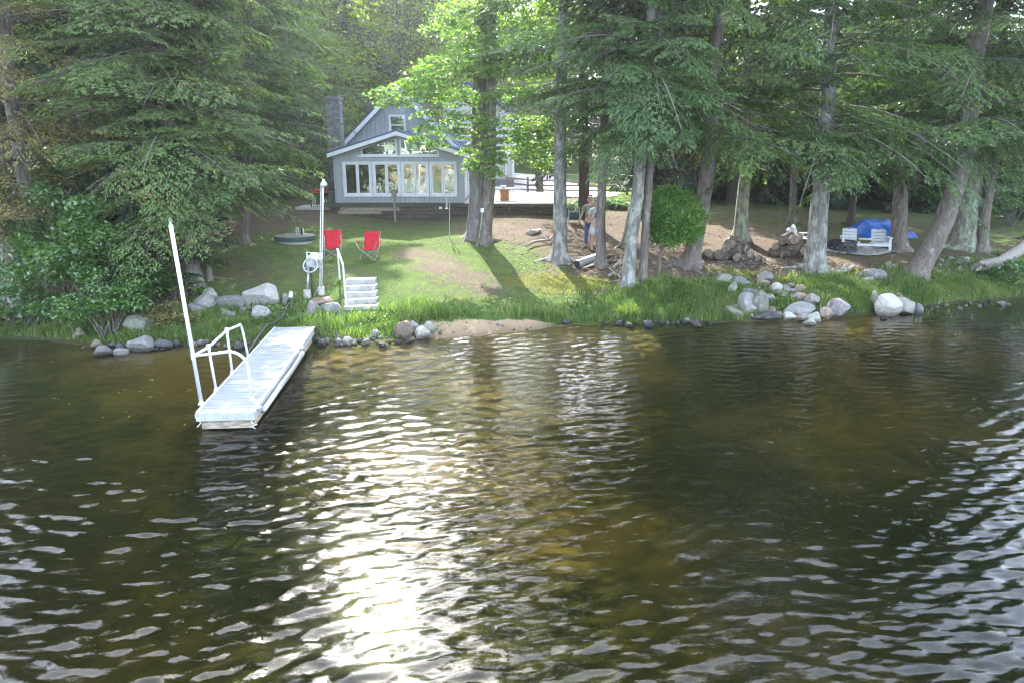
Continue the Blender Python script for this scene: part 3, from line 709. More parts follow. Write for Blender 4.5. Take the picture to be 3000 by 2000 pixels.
shrub('tall green maple sapling at the water left of the big boulder', 240, 745, 0, 2.6, 3.4, L_SHR, 7000, .11, 60)
shrub('tall leafy sapling in front of the leaning grey trunks', 165, 700, 0, 2.8, 3.6, L_SHR, 7000, .105, 61)
shrub('rounded alder shrub with oval leaves at the waterline', 262, 770, 0, 2.2, 1.9, L_SHR, 3600, .085, 62)
shrub('low leafy shrub under the birch trunk', 60, 755, 0, 2.4, 1.2, L_SHR, 2000, .1, 63)
shrub('small shrub with yellow leaves beside the tall dock pole', 395, 762, 0, 1.1, 1.0, L_YEL, 1200, .07, 64)
shrub('leafy bush at the left edge below the yellowing cedar', 10, 740, 0, 2.4, 1.6, L_SHR, 1800, .11, 65)
shrub('young maple shoots in front of the dark young hemlock', 330, 700, 0, 1.6, 1.5, L_SHR, 2200, .1, 66)
shrub('leafy low shrub left of the big cedar foot', 420, 690, 0, 1.3, .8, L_SHR, 1200, .085, 67)
shrub('low broadleaf shrub on the right shore under the fallen log', 2320, 655, 0, 2.0, 1.3, L_SHR, 1600, .13, 68, group=None)
shrub('shady shrub behind the broad lichen-covered tree', 2320, 520, 0, 3.0, 2.4, L_SHR, 2600, .12, 69, group=None)
shrub('hanging green shrub left of the patio by the red grill', 668, 455, 0, 2.2, 1.5, L_SHR, 1500, .12, 70, group=None)

# birch leaning over the water at the left edge
p0 = G(58, 716); q = QB()
pp = np.array([np.array(p0) - np.array([-.3, 0, .35]), np.array(at(30, 690, p0.y - .1)), np.array(at(-30, 640, p0.y - .3)), np.array(at(-140, 560, p0.y - .6))])
s = np.linspace(0, 1, 4); ss = np.linspace(0, 1, 14); pp = np.stack([np.interp(ss, s, pp[:, i]) for i in range(3)], 1)
root = thing('birch_tree', 'white birch trunk leaning out of the picture at the left edge', 'tree', p0)
vv, ff = tube_np(pp, np.linspace(.19, .15, 14), 12); q.vf(vv, ff)
link('trunk', q.mesh('trunk', p0, True), B_BIR, root)

# ------------------------------------------------------------------ forest behind: three kinds, copied
def broad(name, label, seed, h, w, n, leafm, leaf=.26):
    r = np.random.default_rng(seed); root = thing(name, label, 'tree', (0, 0, 0), 0); q = QB(); c = QB()
    path = trunk_path([(0, 0, -.2), (r.normal(0, .2), r.normal(0, .2), h * .5)], h * .85, .1, seed); trunk_mesh(q, path, .2, .04, 9, .4, seed)
    tips = []
    for j in range(64):
        a = r.uniform(0, 6.28); z = h * r.uniform(.06, .97); ww = w * math.sin(math.pi * min(.98, (z / h) ** .7 * .95 + .05)) * .5 + .3
        e = np.array([math.cos(a) * ww * r.uniform(.4, 1), math.sin(a) * ww * r.uniform(.4, 1), z]); tips.append(e)
        f = np.array([0, 0, max(.5, z - ww * .6)]); s = np.linspace(0, 1, 5)[:, None]
        vv, ff = tube_np(f + (e - f) * s, np.linspace(.05, .01, 5), 4); q.vf(vv, ff)
    tips = np.array(tips); k = r.integers(len(tips), size=n)
    C = tips[k] + r.normal(0, 1, (n, 3)) * np.array([.62, .62, .34])
    c.quads(leaves_np(C, leaf, r, OVAL, .5, .6))
    link('trunk', q.mesh('trunk', (0, 0, 0), True), B_DARK, root); link('crown', c.mesh('crown', (0, 0, 0)), leafm, root); return root
def farcon(label, seed, h, Lmax, nbr, z0, leafm, name='spruce_tree', fr=None, **k):
    path = trunk_path([(0, 0, 0), (0, 0, h * .5)], h, .05, seed)
    return conifer(name, label, path, h * .012 + .03, B_DARK, leafm, z0, Lmax, nbr, fr or FR_FAR, None, seed, roots=0, dead=10, flare=.5, **k)
protoB = [broad('broadleaf_tree', 'sunlit yellow-green broadleaf tree in the woods behind the clearing', 80 + i, 13 + 2 * i, 7.5 + i * .5, 7000, L_BG) for i in range(3)]
protoS = [farcon('tall dark conifer in the woods behind the clearing', 84, 20, 3.6, 80, 5.0, L_SPR), farcon('tall dark conifer in the woods behind the clearing', 85, 17, 3.2, 80, 3.0, L_HEM2)]
protoY = [farcon('young dark spruce in the shady undergrowth behind the yard', 86, 6, 1.9, 60, .4, L_SPR), farcon('young dark spruce in the shady undergrowth behind the yard', 87, 4, 1.6, 44, .25, L_HEM2)]
kmap = {}
for c_ in COL.objects:
    if c_.parent: kmap.setdefault(c_.parent.name, []).append(c_)
REG = [(0, 'behind the leaning trunks at the left edge'), (330, 'behind the big cedar on the left'), (600, 'above the dirt track left of the chimney'), (760, 'beside the chimney'), (880, 'above the cottage roof'), (1060, 'behind the twin trunks'),
       (1180, 'behind the pale hemlock'), (1330, 'beyond the rail fence'), (1540, 'behind the left woodpile'), (1740, 'behind the right woodpile'), (1930, 'behind the blue tarpaulin'), (2110, 'behind the leaning hemlock'), (2240, 'behind the far right cottage')]
ORD = ['nearest', 'second nearest', 'third nearest', 'fourth nearest', 'fifth nearest', 'sixth nearest', 'seventh nearest', 'eighth nearest', 'ninth nearest', 'tenth nearest']
def plant(protos, spots, group, label=None, jit=.15):
    used = set(); reg = lambda px: [w for a, w in REG if px >= a or a == 0][-1]
    by = {}
    for s in sorted(spots, key=lambda q: q[1]): by.setdefault(reg(s[0]), []).append(s)
    for i, s in enumerate(spots):
        px, Y = s[0], s[1]; sc = s[2] if len(s) > 2 else 1
        pr = protos[i % len(protos)]
        o = pr if pr.name not in used else copy_tree(pr, None, kmap)
        used.add(pr.name)
        x = (px - 1176) / FPX * Y * 1.0
        o.location = (x, Y, T(x, Y) - .1); o.rotation_euler = (0, 0, rnd.uniform(0, 6.28)); f = sc * rnd.uniform(1 - jit, 1 + jit); o.scale = (f, f, f * rnd.uniform(.95, 1.1))
        o['group'] = group
        if len(s) > 3: o['label'] = s[3]
        elif label: o['label'] = ORD[min(by[reg(px)].index(s), 9)] + ' ' + label + ' ' + reg(px)
plant(protoB, [(720,44,.8,'bright broadleaf tree showing beside the left hemlock boughs, above the dirt track'),(690,54),(775,50,.7),(850,60),(930,56),(1010,64),(900,72),(760,70),(1080,72),(1180,76),(1270,72),(1350,78),(1450,74),(1560,80),(640,64),(560,70),(1000,84),(1120,90),
               (820,84),(700,84),(1640,70),(1760,78),(1880,72),(2020,80),(2160,74),(2300,70),(2420,76),(1240,62,.6),(1700,92),(1950,94),(2250,92),(480,80),(380,74),(712,42,1.0),(770,47,1.0),(860,52,1.0),(930,54,1.1),(1010,56,1.1),(740,58,1.2),(800,66,1.3),(880,78,1.3),(960,74,1.3),(1050,80,1.3),(1140,70,1.3),(1210,78,1.3),(1300,80,1.3),(1390,74,1.3),(1500,82,1.3),(840,90,1.3),(930,94,1.3),(1020,96,1.3),(1100,92,1.3),(1200,96,1.3),(680,66,1.3),(620,76,1.3)], 'broadleaf trees behind the clearing', 'sunlit yellow-green broadleaf tree')
plant(protoS, [(818,47,1.0,'tall dark conifer standing right of the chimney behind the house'),(980,70,1.1),(1160,74,1.1),(950,56,1.1),(1250,80),(1330,64),(1420,70),(1530,62),(1640,56,1.0),(1740,58),(1850,56),(1960,60),(2080,58),(2200,52),(2310,50),(2400,54),
               (600,50),(500,48),(420,44),(250,46),(120,42),(20,44),(-80,40),(1790,46),(1900,44),(2020,64),(700,64,1.1),(2330,40),(1500,41),(1580,38),(1650,42),(1745,38),(1905,37),(2010,40),(1560,46),(2120,46),(560,42),(480,40),(380,50,1.2),(310,38),(200,50,1.2),(90,36),(-20,54,1.2),(640,56,1.2),(290,27,1.25),(60,27,1.25),(-150,26,1.2),(450,31,1.2),(180,32,1.25)], 'tall conifers behind the clearing', 'tall dark conifer')
plant(protoY, [(1740,44),(1780,42),(1830,45),(1870,43),(1910,42),(1690,48),(1970,46),(2030,44),(2100,42),(2180,40),(2260,40),(2330,36),(1640,50),(1800,50),(1880,52),(2230,46),(2380,34),(420,34),(300,36),(180,34),(80,32),(0,30),(520,36),(250,31),(600,46),(470,44)]+[(1500+i*53, 37+(i*7)%11, 1.35) for i in range(17)],
      'young spruces in the undergrowth', 'young dark spruce')

# ================================================================== the house
M_SIDE = MAT('grey_blue_siding', (.36,.4,.43), (.31,.345,.375), 9, .65, .08, (3, 3, .4), vary=.05)
M_TRIM = MAT('white_trim', (.74,.78,.82), (.64,.68,.72), 4, .5, .04)
M_BLUE = MAT('blue_metal_roof', (.04,.09,.19), (.032,.075,.16), 5, .4, .04, spec=.5)
M_STONE = MAT('grey_chimney_block', (.2,.205,.215), (.11,.112,.12), 14, .9, .5, vary=.25)
M_MORT = MAT('mortar', (.16,.16,.165), (.12,.12,.12), 20, .95, .3)
M_TIMB = MAT('weathered_timber', (.085,.073,.057), (.028,.024,.02), 7, .88, .4, (.6, 4, 5), vary=.35)
M_TIML = MAT('bleached_timber', (.3,.26,.2), (.12,.1,.08), 7, .88, .4, (.6, 4, 5), vary=.2)
M_CONC = MAT('concrete', (.46,.44,.41), (.34,.325,.3), 7, .85, .25)
M_PALE = MAT('pale_precast', (.38,.38,.365), (.23,.225,.21), 5, .88, .35)
M_DARK = MAT('black_paint', (.03,.03,.032), (.02,.02,.021), 8, .5, .05)
M_ROOM = MAT('room_wall', (.16,.14,.12), (.12,.105,.09), 3, .9, 0)
M_CURT = MAT('dark_curtain', (.05,.032,.03), (.035,.022,.02), 3, .9, .1, (8, 8, .3))
M_GALV = MAT('galvanised_steel', (.42,.44,.46), (.32,.34,.36), 12, .42, .03, metal=.6)
M_WPNT = MAT('white_paint', (.6,.615,.63), (.5,.515,.53), 6, .42, .03, spec=.5)
M_RED = MAT('red_canvas', (.52,.012,.03), (.42,.008,.022), 16, .8, .12, vary=.04)
M_REDP = MAT('red_enamel', (.5,.03,.02), (.42,.02,.015), 6, .3, .02, spec=.5)
M_GREY = MAT('grey_plastic', (.34,.36,.37), (.28,.3,.31), 8, .55, .05)
M_TEAL = MAT('dark_green_plastic', (.03,.085,.085), (.022,.065,.066), 6, .55, .08)
M_LIDT = MAT('weathered_lid_top', (.2,.19,.17), (.13,.125,.11), 7, .8, .2)
M_HOSE = MAT('black_rubber', (.018,.018,.02), (.012,.012,.013), 8, .45, .03)
M_POST = MAT('greyed_post', (.27,.24,.2), (.18,.155,.13), 8, .85, .3, (6, 6, .8))
M_CEDR = MAT('split_rail', (.2,.17,.13), (.12,.1,.075), 8, .88, .3, (1, 5, 5), vary=.2)
M_ORNG = MAT('fresh_post', (.42,.2,.08), (.32,.15,.06), 8, .8, .2, (6, 6, .8))
M_VINYL = MAT('pale_vinyl_siding', (.5,.51,.5), (.43,.44,.43), 6, .6, .05)
M_WHITE_S = MAT('white_plastic', (.78,.8,.8), (.7,.72,.72), 6, .4, .02)
def glassmat(name, lo=.2, hi=.9, tint=(.75,.8,.8)):
    t = NT(name)
    lw = t.n('ShaderNodeLayerWeight'); lw.inputs['Blend'].default_value = .35
    f = t.math('ADD', t.math('MULTIPLY', lw.outputs['Facing'], hi - lo), lo)
    g = t.n('ShaderNodeBsdfGlossy'); g.inputs['Roughness'].default_value = .01
    n_ = t.noise(1.3, 1, t.coord('Object')); t.l(t.bump(n_, .12, .05), g.inputs['Normal'])
    tr = t.n('ShaderNodeBsdfTransparent'); tr.inputs[0].default_value = (*tint, 1)
    mx = t.n('ShaderNodeMixShader'); t.l(f, mx.inputs[0]); t.l(tr.outputs[0], mx.inputs[1]); t.l(g.outputs[0], mx.inputs[2]); t.l(mx.outputs[0], t.out.inputs[0])
    return t.m
M_GLASS = glassmat('window_glass', .42, .95)

FY = 30.3                                        # front of the sun room
def X(px, py=470, Y=FY): return at(px, py, Y).x
def Z(py, Y=FY, px=900): return at(px, py, Y).z
zb = Z(467); xl, xr = X(775), X(1065)
xm = X(914.5, 330)
eaveL, eaveR, peak = Z(355), Z(352), Z(304)
house = thing('lake_house', 'blue-grey lake cottage with a glazed sun room, blue metal roof and white trim', 'house', (xm, FY, zb))
ho = (xm, FY, zb)
def boards(root, org, y, x0, x1, zbot, top, openings, width, mat_, thick=.03, name='siding_board'):
    n = max(1, round((x1 - x0) / width)); w = (x1 - x0) / n
    for i in range(n):
        a, b = x0 + i * w + .006, x0 + (i + 1) * w - .006
        cuts = sorted({a, b} | {v for o in openings for v in (o[0], o[1]) if a < v < b})
        for c0, c1 in zip(cuts[:-1], cuts[1:]):
            mid = (c0 + c1) / 2; iv = [(zbot, None)]
            blocks = sorted([(o[2](mid) if callable(o[2]) else o[2], o[3](mid) if callable(o[3]) else o[3], o) for o in openings if o[0] < mid < o[1]], key=lambda q: q[0])
            zc = zbot
            def piece(zlo0, zlo1, zhi0, zhi1):
                if max(zhi0 - zlo0, zhi1 - zlo1) > .01:
                    MB().prism([(c0, y, zlo0), (c1, y, zlo1), (c1, y, max(zhi1, zlo1 + .001)), (c0, y, max(zhi0, zlo0 + .001))], (0, thick, 0)).build(name, mat_, root, org)
            lo0 = lo1 = zbot
            for bl in blocks:
                o = bl[2]; fz = lambda v, xx: v(xx) if callable(v) else v
                piece(lo0, lo1, fz(o[2], c0), fz(o[2], c1)); lo0, lo1 = fz(o[3], c0), fz(o[3], c1)
            piece(lo0, lo1, top(c0), top(c1))
eL, eR = X(757, 357), X(1078, 352)
slope = (peak - eaveL) / (xm - eL)
topf = lambda x: peak - .1 - slope * abs(x - xm)
# openings
units = [(788.6, 854.6), (856.4, 920.5), (922, 985), (987, 1049)]
wz0, wz1 = Z(450.5), Z(372)
ops = []
U = []
for a, b in units:
    xa, xb = X(a, 411), X(b, 411); U.append((xa, xb)); ops.append((xa + .05, xb - .05, wz0 + .05, wz1 - .05))
gz0 = Z(357.5)
gl = (X(829, 350), xm - .06); gr = (xm + .06, X(1008, 350))
gtop = lambda x: topf(x) - .12
ops += [(gl[0], gl[1], gz0, gtop), (gr[0], gr[1], gz0, gtop)]
boards(house, ho, FY, xl, xr, zb, topf, ops, .205, M_SIDE)
# corner boards and a belt under the gable glass
MB().box((xl - .03, FY, zb + (topf(xl) - zb) / 2), (.06, .09, topf(xl) - zb)).box((xr + .03, FY, zb + (topf(xr) - zb) / 2), (.06, .09, topf(xr) - zb)).build('corner_board', M_SIDE, house, ho)
MB().box(((xl + xr) / 2, FY + 5.5 / 2 + .05, zb - .05), (xr - xl - .02, 5.3, .1)).build('floor_slab', M_ROOM, house, ho)
mb = MB()
mb.box((xl + .05, FY + 2, zb + .95), (.08, 3.9, 1.9)).box((xr - .05, FY + 2, zb + .95), (.08, 3.9, 1.9)); mb.build('side_wall', M_SIDE, house, ho)
MB().prism([(xl, FY + 3.0, zb), (xr, FY + 3.0, zb), (xr, FY + 3.0, topf(xr) - .1), (xm, FY + 3.0, topf(xm) - .1), (xl, FY + 3.0, topf(xl) - .1)], (0, .1, 0)).build('back_wall', M_ROOM, house, ho)
MB().box((U[3][1] - .17, FY + .22, (wz0 + wz1) / 2), (.36, .05, wz1 - wz0 + .1)).build('curtain', M_CURT, house, ho)
def frame(mb, x0, x1, z0, z1, y, w, d):
    mb.box(((x0 + x1) / 2, y, z1 - w / 2), (x1 - x0, d, w)).box(((x0 + x1) / 2, y, z0 + w / 2), (x1 - x0, d, w))
    mb.box((x0 + w / 2, y, (z0 + z1) / 2), (w, d, z1 - z0 - 2 * w)).box((x1 - w / 2, y, (z0 + z1) / 2), (w, d, z1 - z0 - 2 * w))
for xa, xb in U:
    m = MB(); frame(m, xa, xb, wz0, wz1, FY - .012, .06, .09); w_ = m.build('window', M_TRIM, house, ho)
    MB().box(((xa + xb) / 2, FY - .04, wz0 - .012), (xb - xa + .05, .1, .03)).build('sill', M_TRIM, w_, ho)
    w_2 = (xb - xa - .12) / 2
    for j in range(2):
        s0 = xa + .06 + j * w_2
        m = MB(); frame(m, s0 + .006, s0 + w_2 - .006, wz0 + .063, wz1 - .063, FY + .002, .055, .055); m.build('sash', M_TRIM, w_, ho)
        MB().box((s0 + w_2 / 2, FY + .006, (wz0 + wz1) / 2), (w_2 - .12, .012, wz1 - wz0 - .23)).build('pane', M_GLASS, w_, ho)
for (x0, x1), inner in ((gl, 1), (gr, 0)):
    y = FY - .02; pts = [(x0, y, gz0), (x1, y, gz0), (x1, y, gtop(x1)), (x0, y, gtop(x0))]
    cen = sum((Vector(p) for p in pts), Vector()) / 4
    m = MB()
    for i in range(4):
        a, b = Vector(pts[i]), Vector(pts[(i + 1) % 4]); k = .055
        ia = Vector((a.x + (k if a.x < cen.x else -k), y, a.z + (k if a.z < cen.z else -k))); ib = Vector((b.x + (k if b.x < cen.x else -k), y, b.z + (k if b.z < cen.z else -k)))
        m.prism([a, b, ib, ia], (0, .07, 0))
    w_ = m.build('gable_window', M_TRIM, house, ho)
    c2 = [Vector((p[0] + (.03 if p[0] < cen.x else -.03), y + .03, p[2] + (.03 if p[2] < cen.z else -.03))) for p in pts]
    MB().prism(c2, (0, .012, 0)).build('pane', M_GLASS, w_, ho)
MB().box((xm, FY - .02, gz0 - .03), (gr[1] - gl[0] + .1, .08, .06)).build('window_ledge', M_TRIM, house, ho)
# porch roof: two blue metal slopes with ribs and white rake boards
def roof_side(root, org, xa, za, xp, zp, y0, y1, name='roof', th=.07, ribs=6):
    a, b = Vector((xa, y0, za)), Vector((xp, y0, zp)); up = Vector((0, 0, th))
    o = MB().prism([a, b, b + up, a + up], (0, y1 - y0, 0)).build(name, M_BLUE, root, org)
    m = MB(); n = ribs
    for i in range(n):
        yy = y0 + .04 + (y1 - y0 - .08) * i / (n - 1); m.beam(Vector((xa, yy, za + th + .01)), Vector((xp, yy, zp + th + .01)), .03, .035)
    m.build('seam', M_BLUE, o, org)['kind'] = 'stuff'
    return o
zc = peak + .0
for xa in (eL, eR):
    za = zc - slope * abs(xa - xm)
    roof_side(house, ho, xa, za, xm, zc, FY - .42, FY + 3.6, ribs=8)
    a, b = Vector((xa, FY - .46, za - .13)), Vector((xm, FY - .46, zc - .13))
    MB().prism([a, b, b + Vector((0, 0, .15)), a + Vector((0, 0, .15))], (0, .035, 0)).build('rake_board', M_TRIM, house, ho)
    MB().prism([a + Vector((0, .04, .09)), b + Vector((0, .04, .09)), b + Vector((0, .04, .11)), a + Vector((0, .04, .11))], (0, .4, 0)).build('soffit', M_TRIM, house, ho)
MB().beam((xm, FY - .45, zc + .075), (xm, FY + 3.6, zc + .075), .16, .04).build('ridge_cap', M_BLUE, house, ho)
# the steep main gable behind
MY = 33.6
ax = X(917, 300, MY); az_ = Z(203, MY, 917)
sl2 = (Z(240, MY, 880) - Z(335, MY, 790)) / (X(880, 240, MY) - X(790, 335, MY))
zl = Z(337, MY, 787)
hw = (az_ - zl) / sl2
top2 = lambda x: az_ - .06 - sl2 * abs(x - ax)
ux0, ux1, uz0, uz1 = X(893.6, 280, MY), X(931.6, 280, MY), Z(311, MY, 912), Z(264, MY, 912)
boards(house, ho, MY, ax - hw + .05, ax + hw - .05, zl - .2, top2, [(ux0 + .05, ux1 - .05, uz0 + .05, uz1 - .05)], .21, M_SIDE)
m = MB(); frame(m, ux0, ux1, uz0, uz1, MY - .012, .085, .08); w_ = m.build('upper_window', M_TRIM, house, ho)
zm = (uz0 + uz1) / 2
MB().box(((ux0 + ux1) / 2, MY + .0, zm), (ux1 - ux0 - .17, .05, .05)).build('meeting_rail', M_TRIM, w_, ho)
for q0, q1 in ((uz0 + .085, zm - .03), (zm + .03, uz1 - .085)):
    MB().box(((ux0 + ux1) / 2, MY + .01, (q0 + q1) / 2), (ux1 - ux0 - .17, .012, q1 - q0)).build('pane', M_GLASS, w_, ho)
MB().box((ax, MY + 2, zl + .9), (2 * hw - 1.6, .1, 2.2)).build('inner_wall', M_ROOM, house, ho)
MB().box((ax, MY + 4.6, (zb + zl) / 2 + .2), (2 * hw - .4, 9, zl - zb + .4)).build('ground_storey', M_SIDE, house, ho)
MB().prism([(ax - hw + .2, 42.8, zl), (ax + hw - .2, 42.8, zl), (ax, 42.8, az_ - .2)], (0, .1, 0)).build('back_gable', M_SIDE, house, ho)
for sgn in (-1, 1):
    xa = ax + sgn * (hw + .15); za = az_ - sl2 * (hw + .15)
    roof_side(house, ho, xa, za, ax, az_, MY - .4, 43.2, 'main_roof', .08, 14)
    a, b = Vector((xa, MY - .44, za - .17)), Vector((ax, MY - .44, az_ - .17))
    MB().prism([a, b, b + Vector((0, 0, .22)), a + Vector((0, 0, .22))], (0, .035, 0)).build('rake_board', M_TRIM, house, ho)
MB().beam((ax, MY - .44, az_ + .09), (ax, 43.2, az_ + .09), .18, .04).build('ridge_cap', M_BLUE, house, ho)

# chimney of grey blocks on the left of the house
CY = 31.6
cx0, cx1 = X(752, 300, CY), X(782, 300, CY); ctop = Z(226, CY, 767); cbot = zb - .2
cm = ((cx0 + cx1) / 2, CY + .3, cbot)
chim = thing('chimney', 'grey block chimney standing clear of the left side of the cottage', 'chimney', cm)
cw = cx1 - cx0
MB().box((cm[0], CY + .3, (cbot + ctop) / 2 - .04), (cw - .03, .57, ctop - cbot - .1)).build('mortar_core', M_MORT, chim, cm)
MB().box((cm[0], CY + .3, ctop - .03), (cw + .07, .68, .1)).box((cm[0], CY + .3, ctop + .05), (cw - .1, .5, .08)).build('cap', M_STONE, chim, cm, bevel=.01)
rows = 36; rh = (ctop - .12 - cbot) / rows
for i in range(rows):
    zc_ = cbot + (i + .5) * rh; sp_ = [0, .36, .7, 1.0] if i % 2 else [0, .52, 1.0]
    for a, b in zip(sp_[:-1], sp_[1:]):
        mb = MB().box((cx0 + (a + b) / 2 * cw, CY + .012, zc_), ((b - a) * cw - .012, .05 + rnd.uniform(-.012, .016), rh - .012))
        mb.build('stone', M_STONE, chim, cm)
    mb = MB().box((cx1 - .01, CY + .3, zc_), (.05 + rnd.uniform(-.01, .014), .57, rh - .012)); mb.build('stone', M_STONE, chim, cm)

# retaining wall of stacked timbers
RY = 29.75
rx0, rx1 = X(762, 485, RY), X(1292, 485, RY)
wall = thing('retaining_wall', 'dark retaining wall of stacked weathered timbers in front of the cottage', 'wall', ((rx0 + rx1) / 2, RY, 1.7)); wo_ = tuple(wall.location)
ncr = 5; rt = Z(469, RY); hgt = .142
for i in range(ncr):
    z0 = rt - (i + 1) * hgt; x = rx0 + (.35 if i in (1,) else .12 * ((i * 7) % 3)) - (.3 if i == 0 else 0)
    while x < rx1 - .2:
        L = rnd.choice([1.8, 2.4, 2.4, 3.0]) * rnd.uniform(.9, 1.05); L = min(L, rx1 - x)
        pale = (i == 1 and x < rx0 + 1.2)
        MB().box((x + L / 2, RY + .07 + rnd.uniform(-.012, .012), z0 + hgt / 2), (L - .014, .15, hgt - .012), Euler((rnd.uniform(-.03, .03), 0, rnd.uniform(-.004, .004))).to_matrix()).build('timber', M_TIML if (pale or rnd.random() < .04) else M_TIMB, wall, wo_, bevel=.008)
        x += L
for i in range(4):   # the return at the left end
    MB().box((rx0 - .05 + .05 * i, RY + 1.0, rt - (i + .5) * hgt - .02), (.15, 1.9, hgt - .012)).build('timber', M_TIMB, wall, wo_, bevel=.008)
MB().box(((rx0 + rx1) / 2, RY + .45, rt - .45), (rx1 - rx0 - .1, .5, .86)).build('backfill', M_TIMB, wall, wo_)
# patio behind the wall
o = MB().box(((rx0 - .4 + xr) / 2, RY + .4, rt - .02), (xr - rx0 + .5, .5, .06)).build('patio_edge', M_TIMB); tag(o, kind='structure')
px1 = X(1285, 470, RY)
o = MB().prism([(xr + .05, RY + .18, rt - .4), (px1, RY + .18, rt - .4), (px1 + .4, 36, rt - .3), (xr + .05, 36, rt - .3)], (0, 0, .42)).build('patio', M_CONC); tag(o, kind='structure')
# bright gravel drive behind the cottage
t = NT('pale_drive'); tf = t.noise(18, 6, t.coord('Object'), .7)
t.pbsdf(t.ramp(tf, [(.3, (.4,.38,.37)), (.7, (.58,.56,.55))]), .95, t.bump(tf, .4, .02), 0, .1); M_DRIVE = t.m
def sheet(name, poly_px, m, lift=.02, sub=.5):
    """thin sheet laid over the ground inside an outline of ground points"""
    pts = [Vector((a, b, 0)) for a, b in poly_px]; xs = [p.x for p in pts]; ys = [p.y for p in pts]
    def inside(x, y):
        c = False; n = len(pts)
        for i in range(n):
            a, b = pts[i], pts[i - 1]
            if (a.y > y) != (b.y > y) and x < (b.x - a.x) * (y - a.y) / (b.y - a.y) + a.x: c = not c
        return c
    gx_ = np.arange(min(xs), max(xs) + sub, sub); gy_ = np.arange(min(ys), max(ys) + sub, sub)
    A, B = np.meshgrid(gx_, gy_); Zs = Tn(A, B) + lift; idx = np.arange(A.size).reshape(A.shape); fs = []
    for j in range(A.shape[0] - 1):
        for i in range(A.shape[1] - 1):
            if inside(A[j, i] + sub / 2, B[j, i] + sub / 2): fs.append((idx[j, i], idx[j, i + 1], idx[j + 1, i + 1], idx[j + 1, i]))
    me = np_mesh(name, np.c_[A.ravel(), B.ravel(), Zs.ravel()], np.array(fs), True); o = link(name, me, m); tag(o, kind='structure'); return o
sheet('driveway', [(-2.2, 36.2), (2.4, 36.2), (5.5, 40), (6.5, 44), (4, 52), (3, 58), (-12, 58), (-4, 44)], M_DRIVE, .05)
t = NT('dirt_track'); tf = t.noise(6, 6, t.coord('Object'), .7)
t.pbsdf(t.ramp(tf, [(.3, (.3,.25,.2)), (.7, (.48,.42,.35))]), .95, t.bump(tf, .4, .02), 0, .1)
sheet('dirt_track', [(-24, 47), (-14, 47), (-11, 50), (-11, 53), (-15, 51.5), (-24, 52)], t.m, .05)

# ------------------------------------------------------------------ garage with a balcony behind
GY = 47.0
g0, g1 = X(975, 400, GY), X(1181, 400, GY); gzb = T((g0 + g1) / 2, GY) ; gb = (0.5 * (g0 + g1), GY, gzb)
gar = thing('garage', 'pale two-storey garage with a white balcony and blue roof behind the maple leaves', 'garage', gb)
gtop_ = Z(268, GY, 1100)
gw = g1 - g0; rowsn = int((gtop_ - gzb - .35) / .19)
MB().box((gb[0], GY + .05, gzb + .12), (gw, .25, .5)).build('foundation', M_STONE, gar, gb)
dx0, dx1, dz1 = X(1052, 395, GY), X(1118, 395, GY), Z(352, GY, 1085)
for i in range(rowsn):
    z_ = gzb + .37 + i * .19
    tilt = Euler((R(5), 0, 0)).to_matrix()
    segs = [(g0, dx0 - .06), (dx1 + .06, g1)] if z_ < dz1 else [(g0, g1)]
    for a, b in segs: MB().box(((a + b) / 2, GY - .02, z_ + .09), (b - a, .03, .195), tilt).build('clapboard', M_VINYL, gar, gb)
MB().box((gb[0], GY + 4, (gzb + gtop_) / 2 + .3), (gw - .06, 7.8, gtop_ - gzb - .1)).build('body', M_VINYL, gar, gb)
m = MB(); frame(m, dx0, dx1, gzb + .1, dz1, GY - .06, .12, .1); d_ = m.build('door_frame', M_TRIM, gar, gb)
nn = 4
for i in range(nn): MB().box(((dx0 + dx1) / 2, GY - .05, gzb + .4 + (i + .5) * (dz1 - gzb - .55) / nn), (dx1 - dx0 - .25, .04, (dz1 - gzb - .55) / nn - .02)).build('door_panel', M_GREY, d_, gb)
MB().box(((dx0 + dx1) / 2, GY - .045, gzb + .25), (dx1 - dx0 - .25, .03, .28)).build('painted_shade_strip', M_DARK, d_, gb)  # solid black strip, the shade below the door panels put in as colour
MB().box((g1 - .06, GY - .06, (gzb + gtop_) / 2 + .2), (.13, .09, gtop_ - gzb - .4)).build('corner_board', M_TRIM, gar, gb)
MB().tube([(X(1162, 390, GY), GY - .1, gtop_ - .1), (X(1162, 390, GY), GY - .1, gzb + .3)], .04, 8).build('downpipe', M_TRIM, gar, gb)
for s_ in (-1, 1):
    xa = gb[0] + s_ * (gw / 2 + .4); MB().prism([(xa, GY - .4, gtop_ - .1), (gb[0], GY - .4, gtop_ + 2.0), (gb[0], GY - .4, gtop_ + 2.1), (xa, GY - .4, gtop_)], (0, 8.8, 0)).build('roof', M_BLUE, gar, gb)
MB().prism([(g0, GY, gtop_ - .1), (g1, GY, gtop_ - .1), (gb[0], GY, gtop_ + 1.95)], (0, .1, 0)).build('gable', M_VINYL, gar, gb)
BY = 45.6; b0, b1 = X(1036, 340, BY), X(1112, 340, BY); bz0, bz1 = Z(346, BY, 1070), Z(312, BY, 1070)
bal = MB().box(((b0 + b1) / 2, (BY + GY) / 2, bz0 + .1), (b1 - b0, GY - BY, .28)).build('balcony', M_TRIM, gar, gb)
MB().box(((b0 + b1) / 2, BY, bz1), (b1 - b0, .09, .07)).box(((b0 + b1) / 2, BY, bz0 + .34), (b1 - b0, .06, .06)).build('rail', M_WPNT, bal, gb)
nb_ = 18
for i in range(nb_ + 1): MB().box((b0 + (b1 - b0) * i / nb_, BY, (bz0 + bz1) / 2 + .15), (.04, .04, bz1 - bz0 - .35)).build('baluster', M_WPNT, bal, gb)
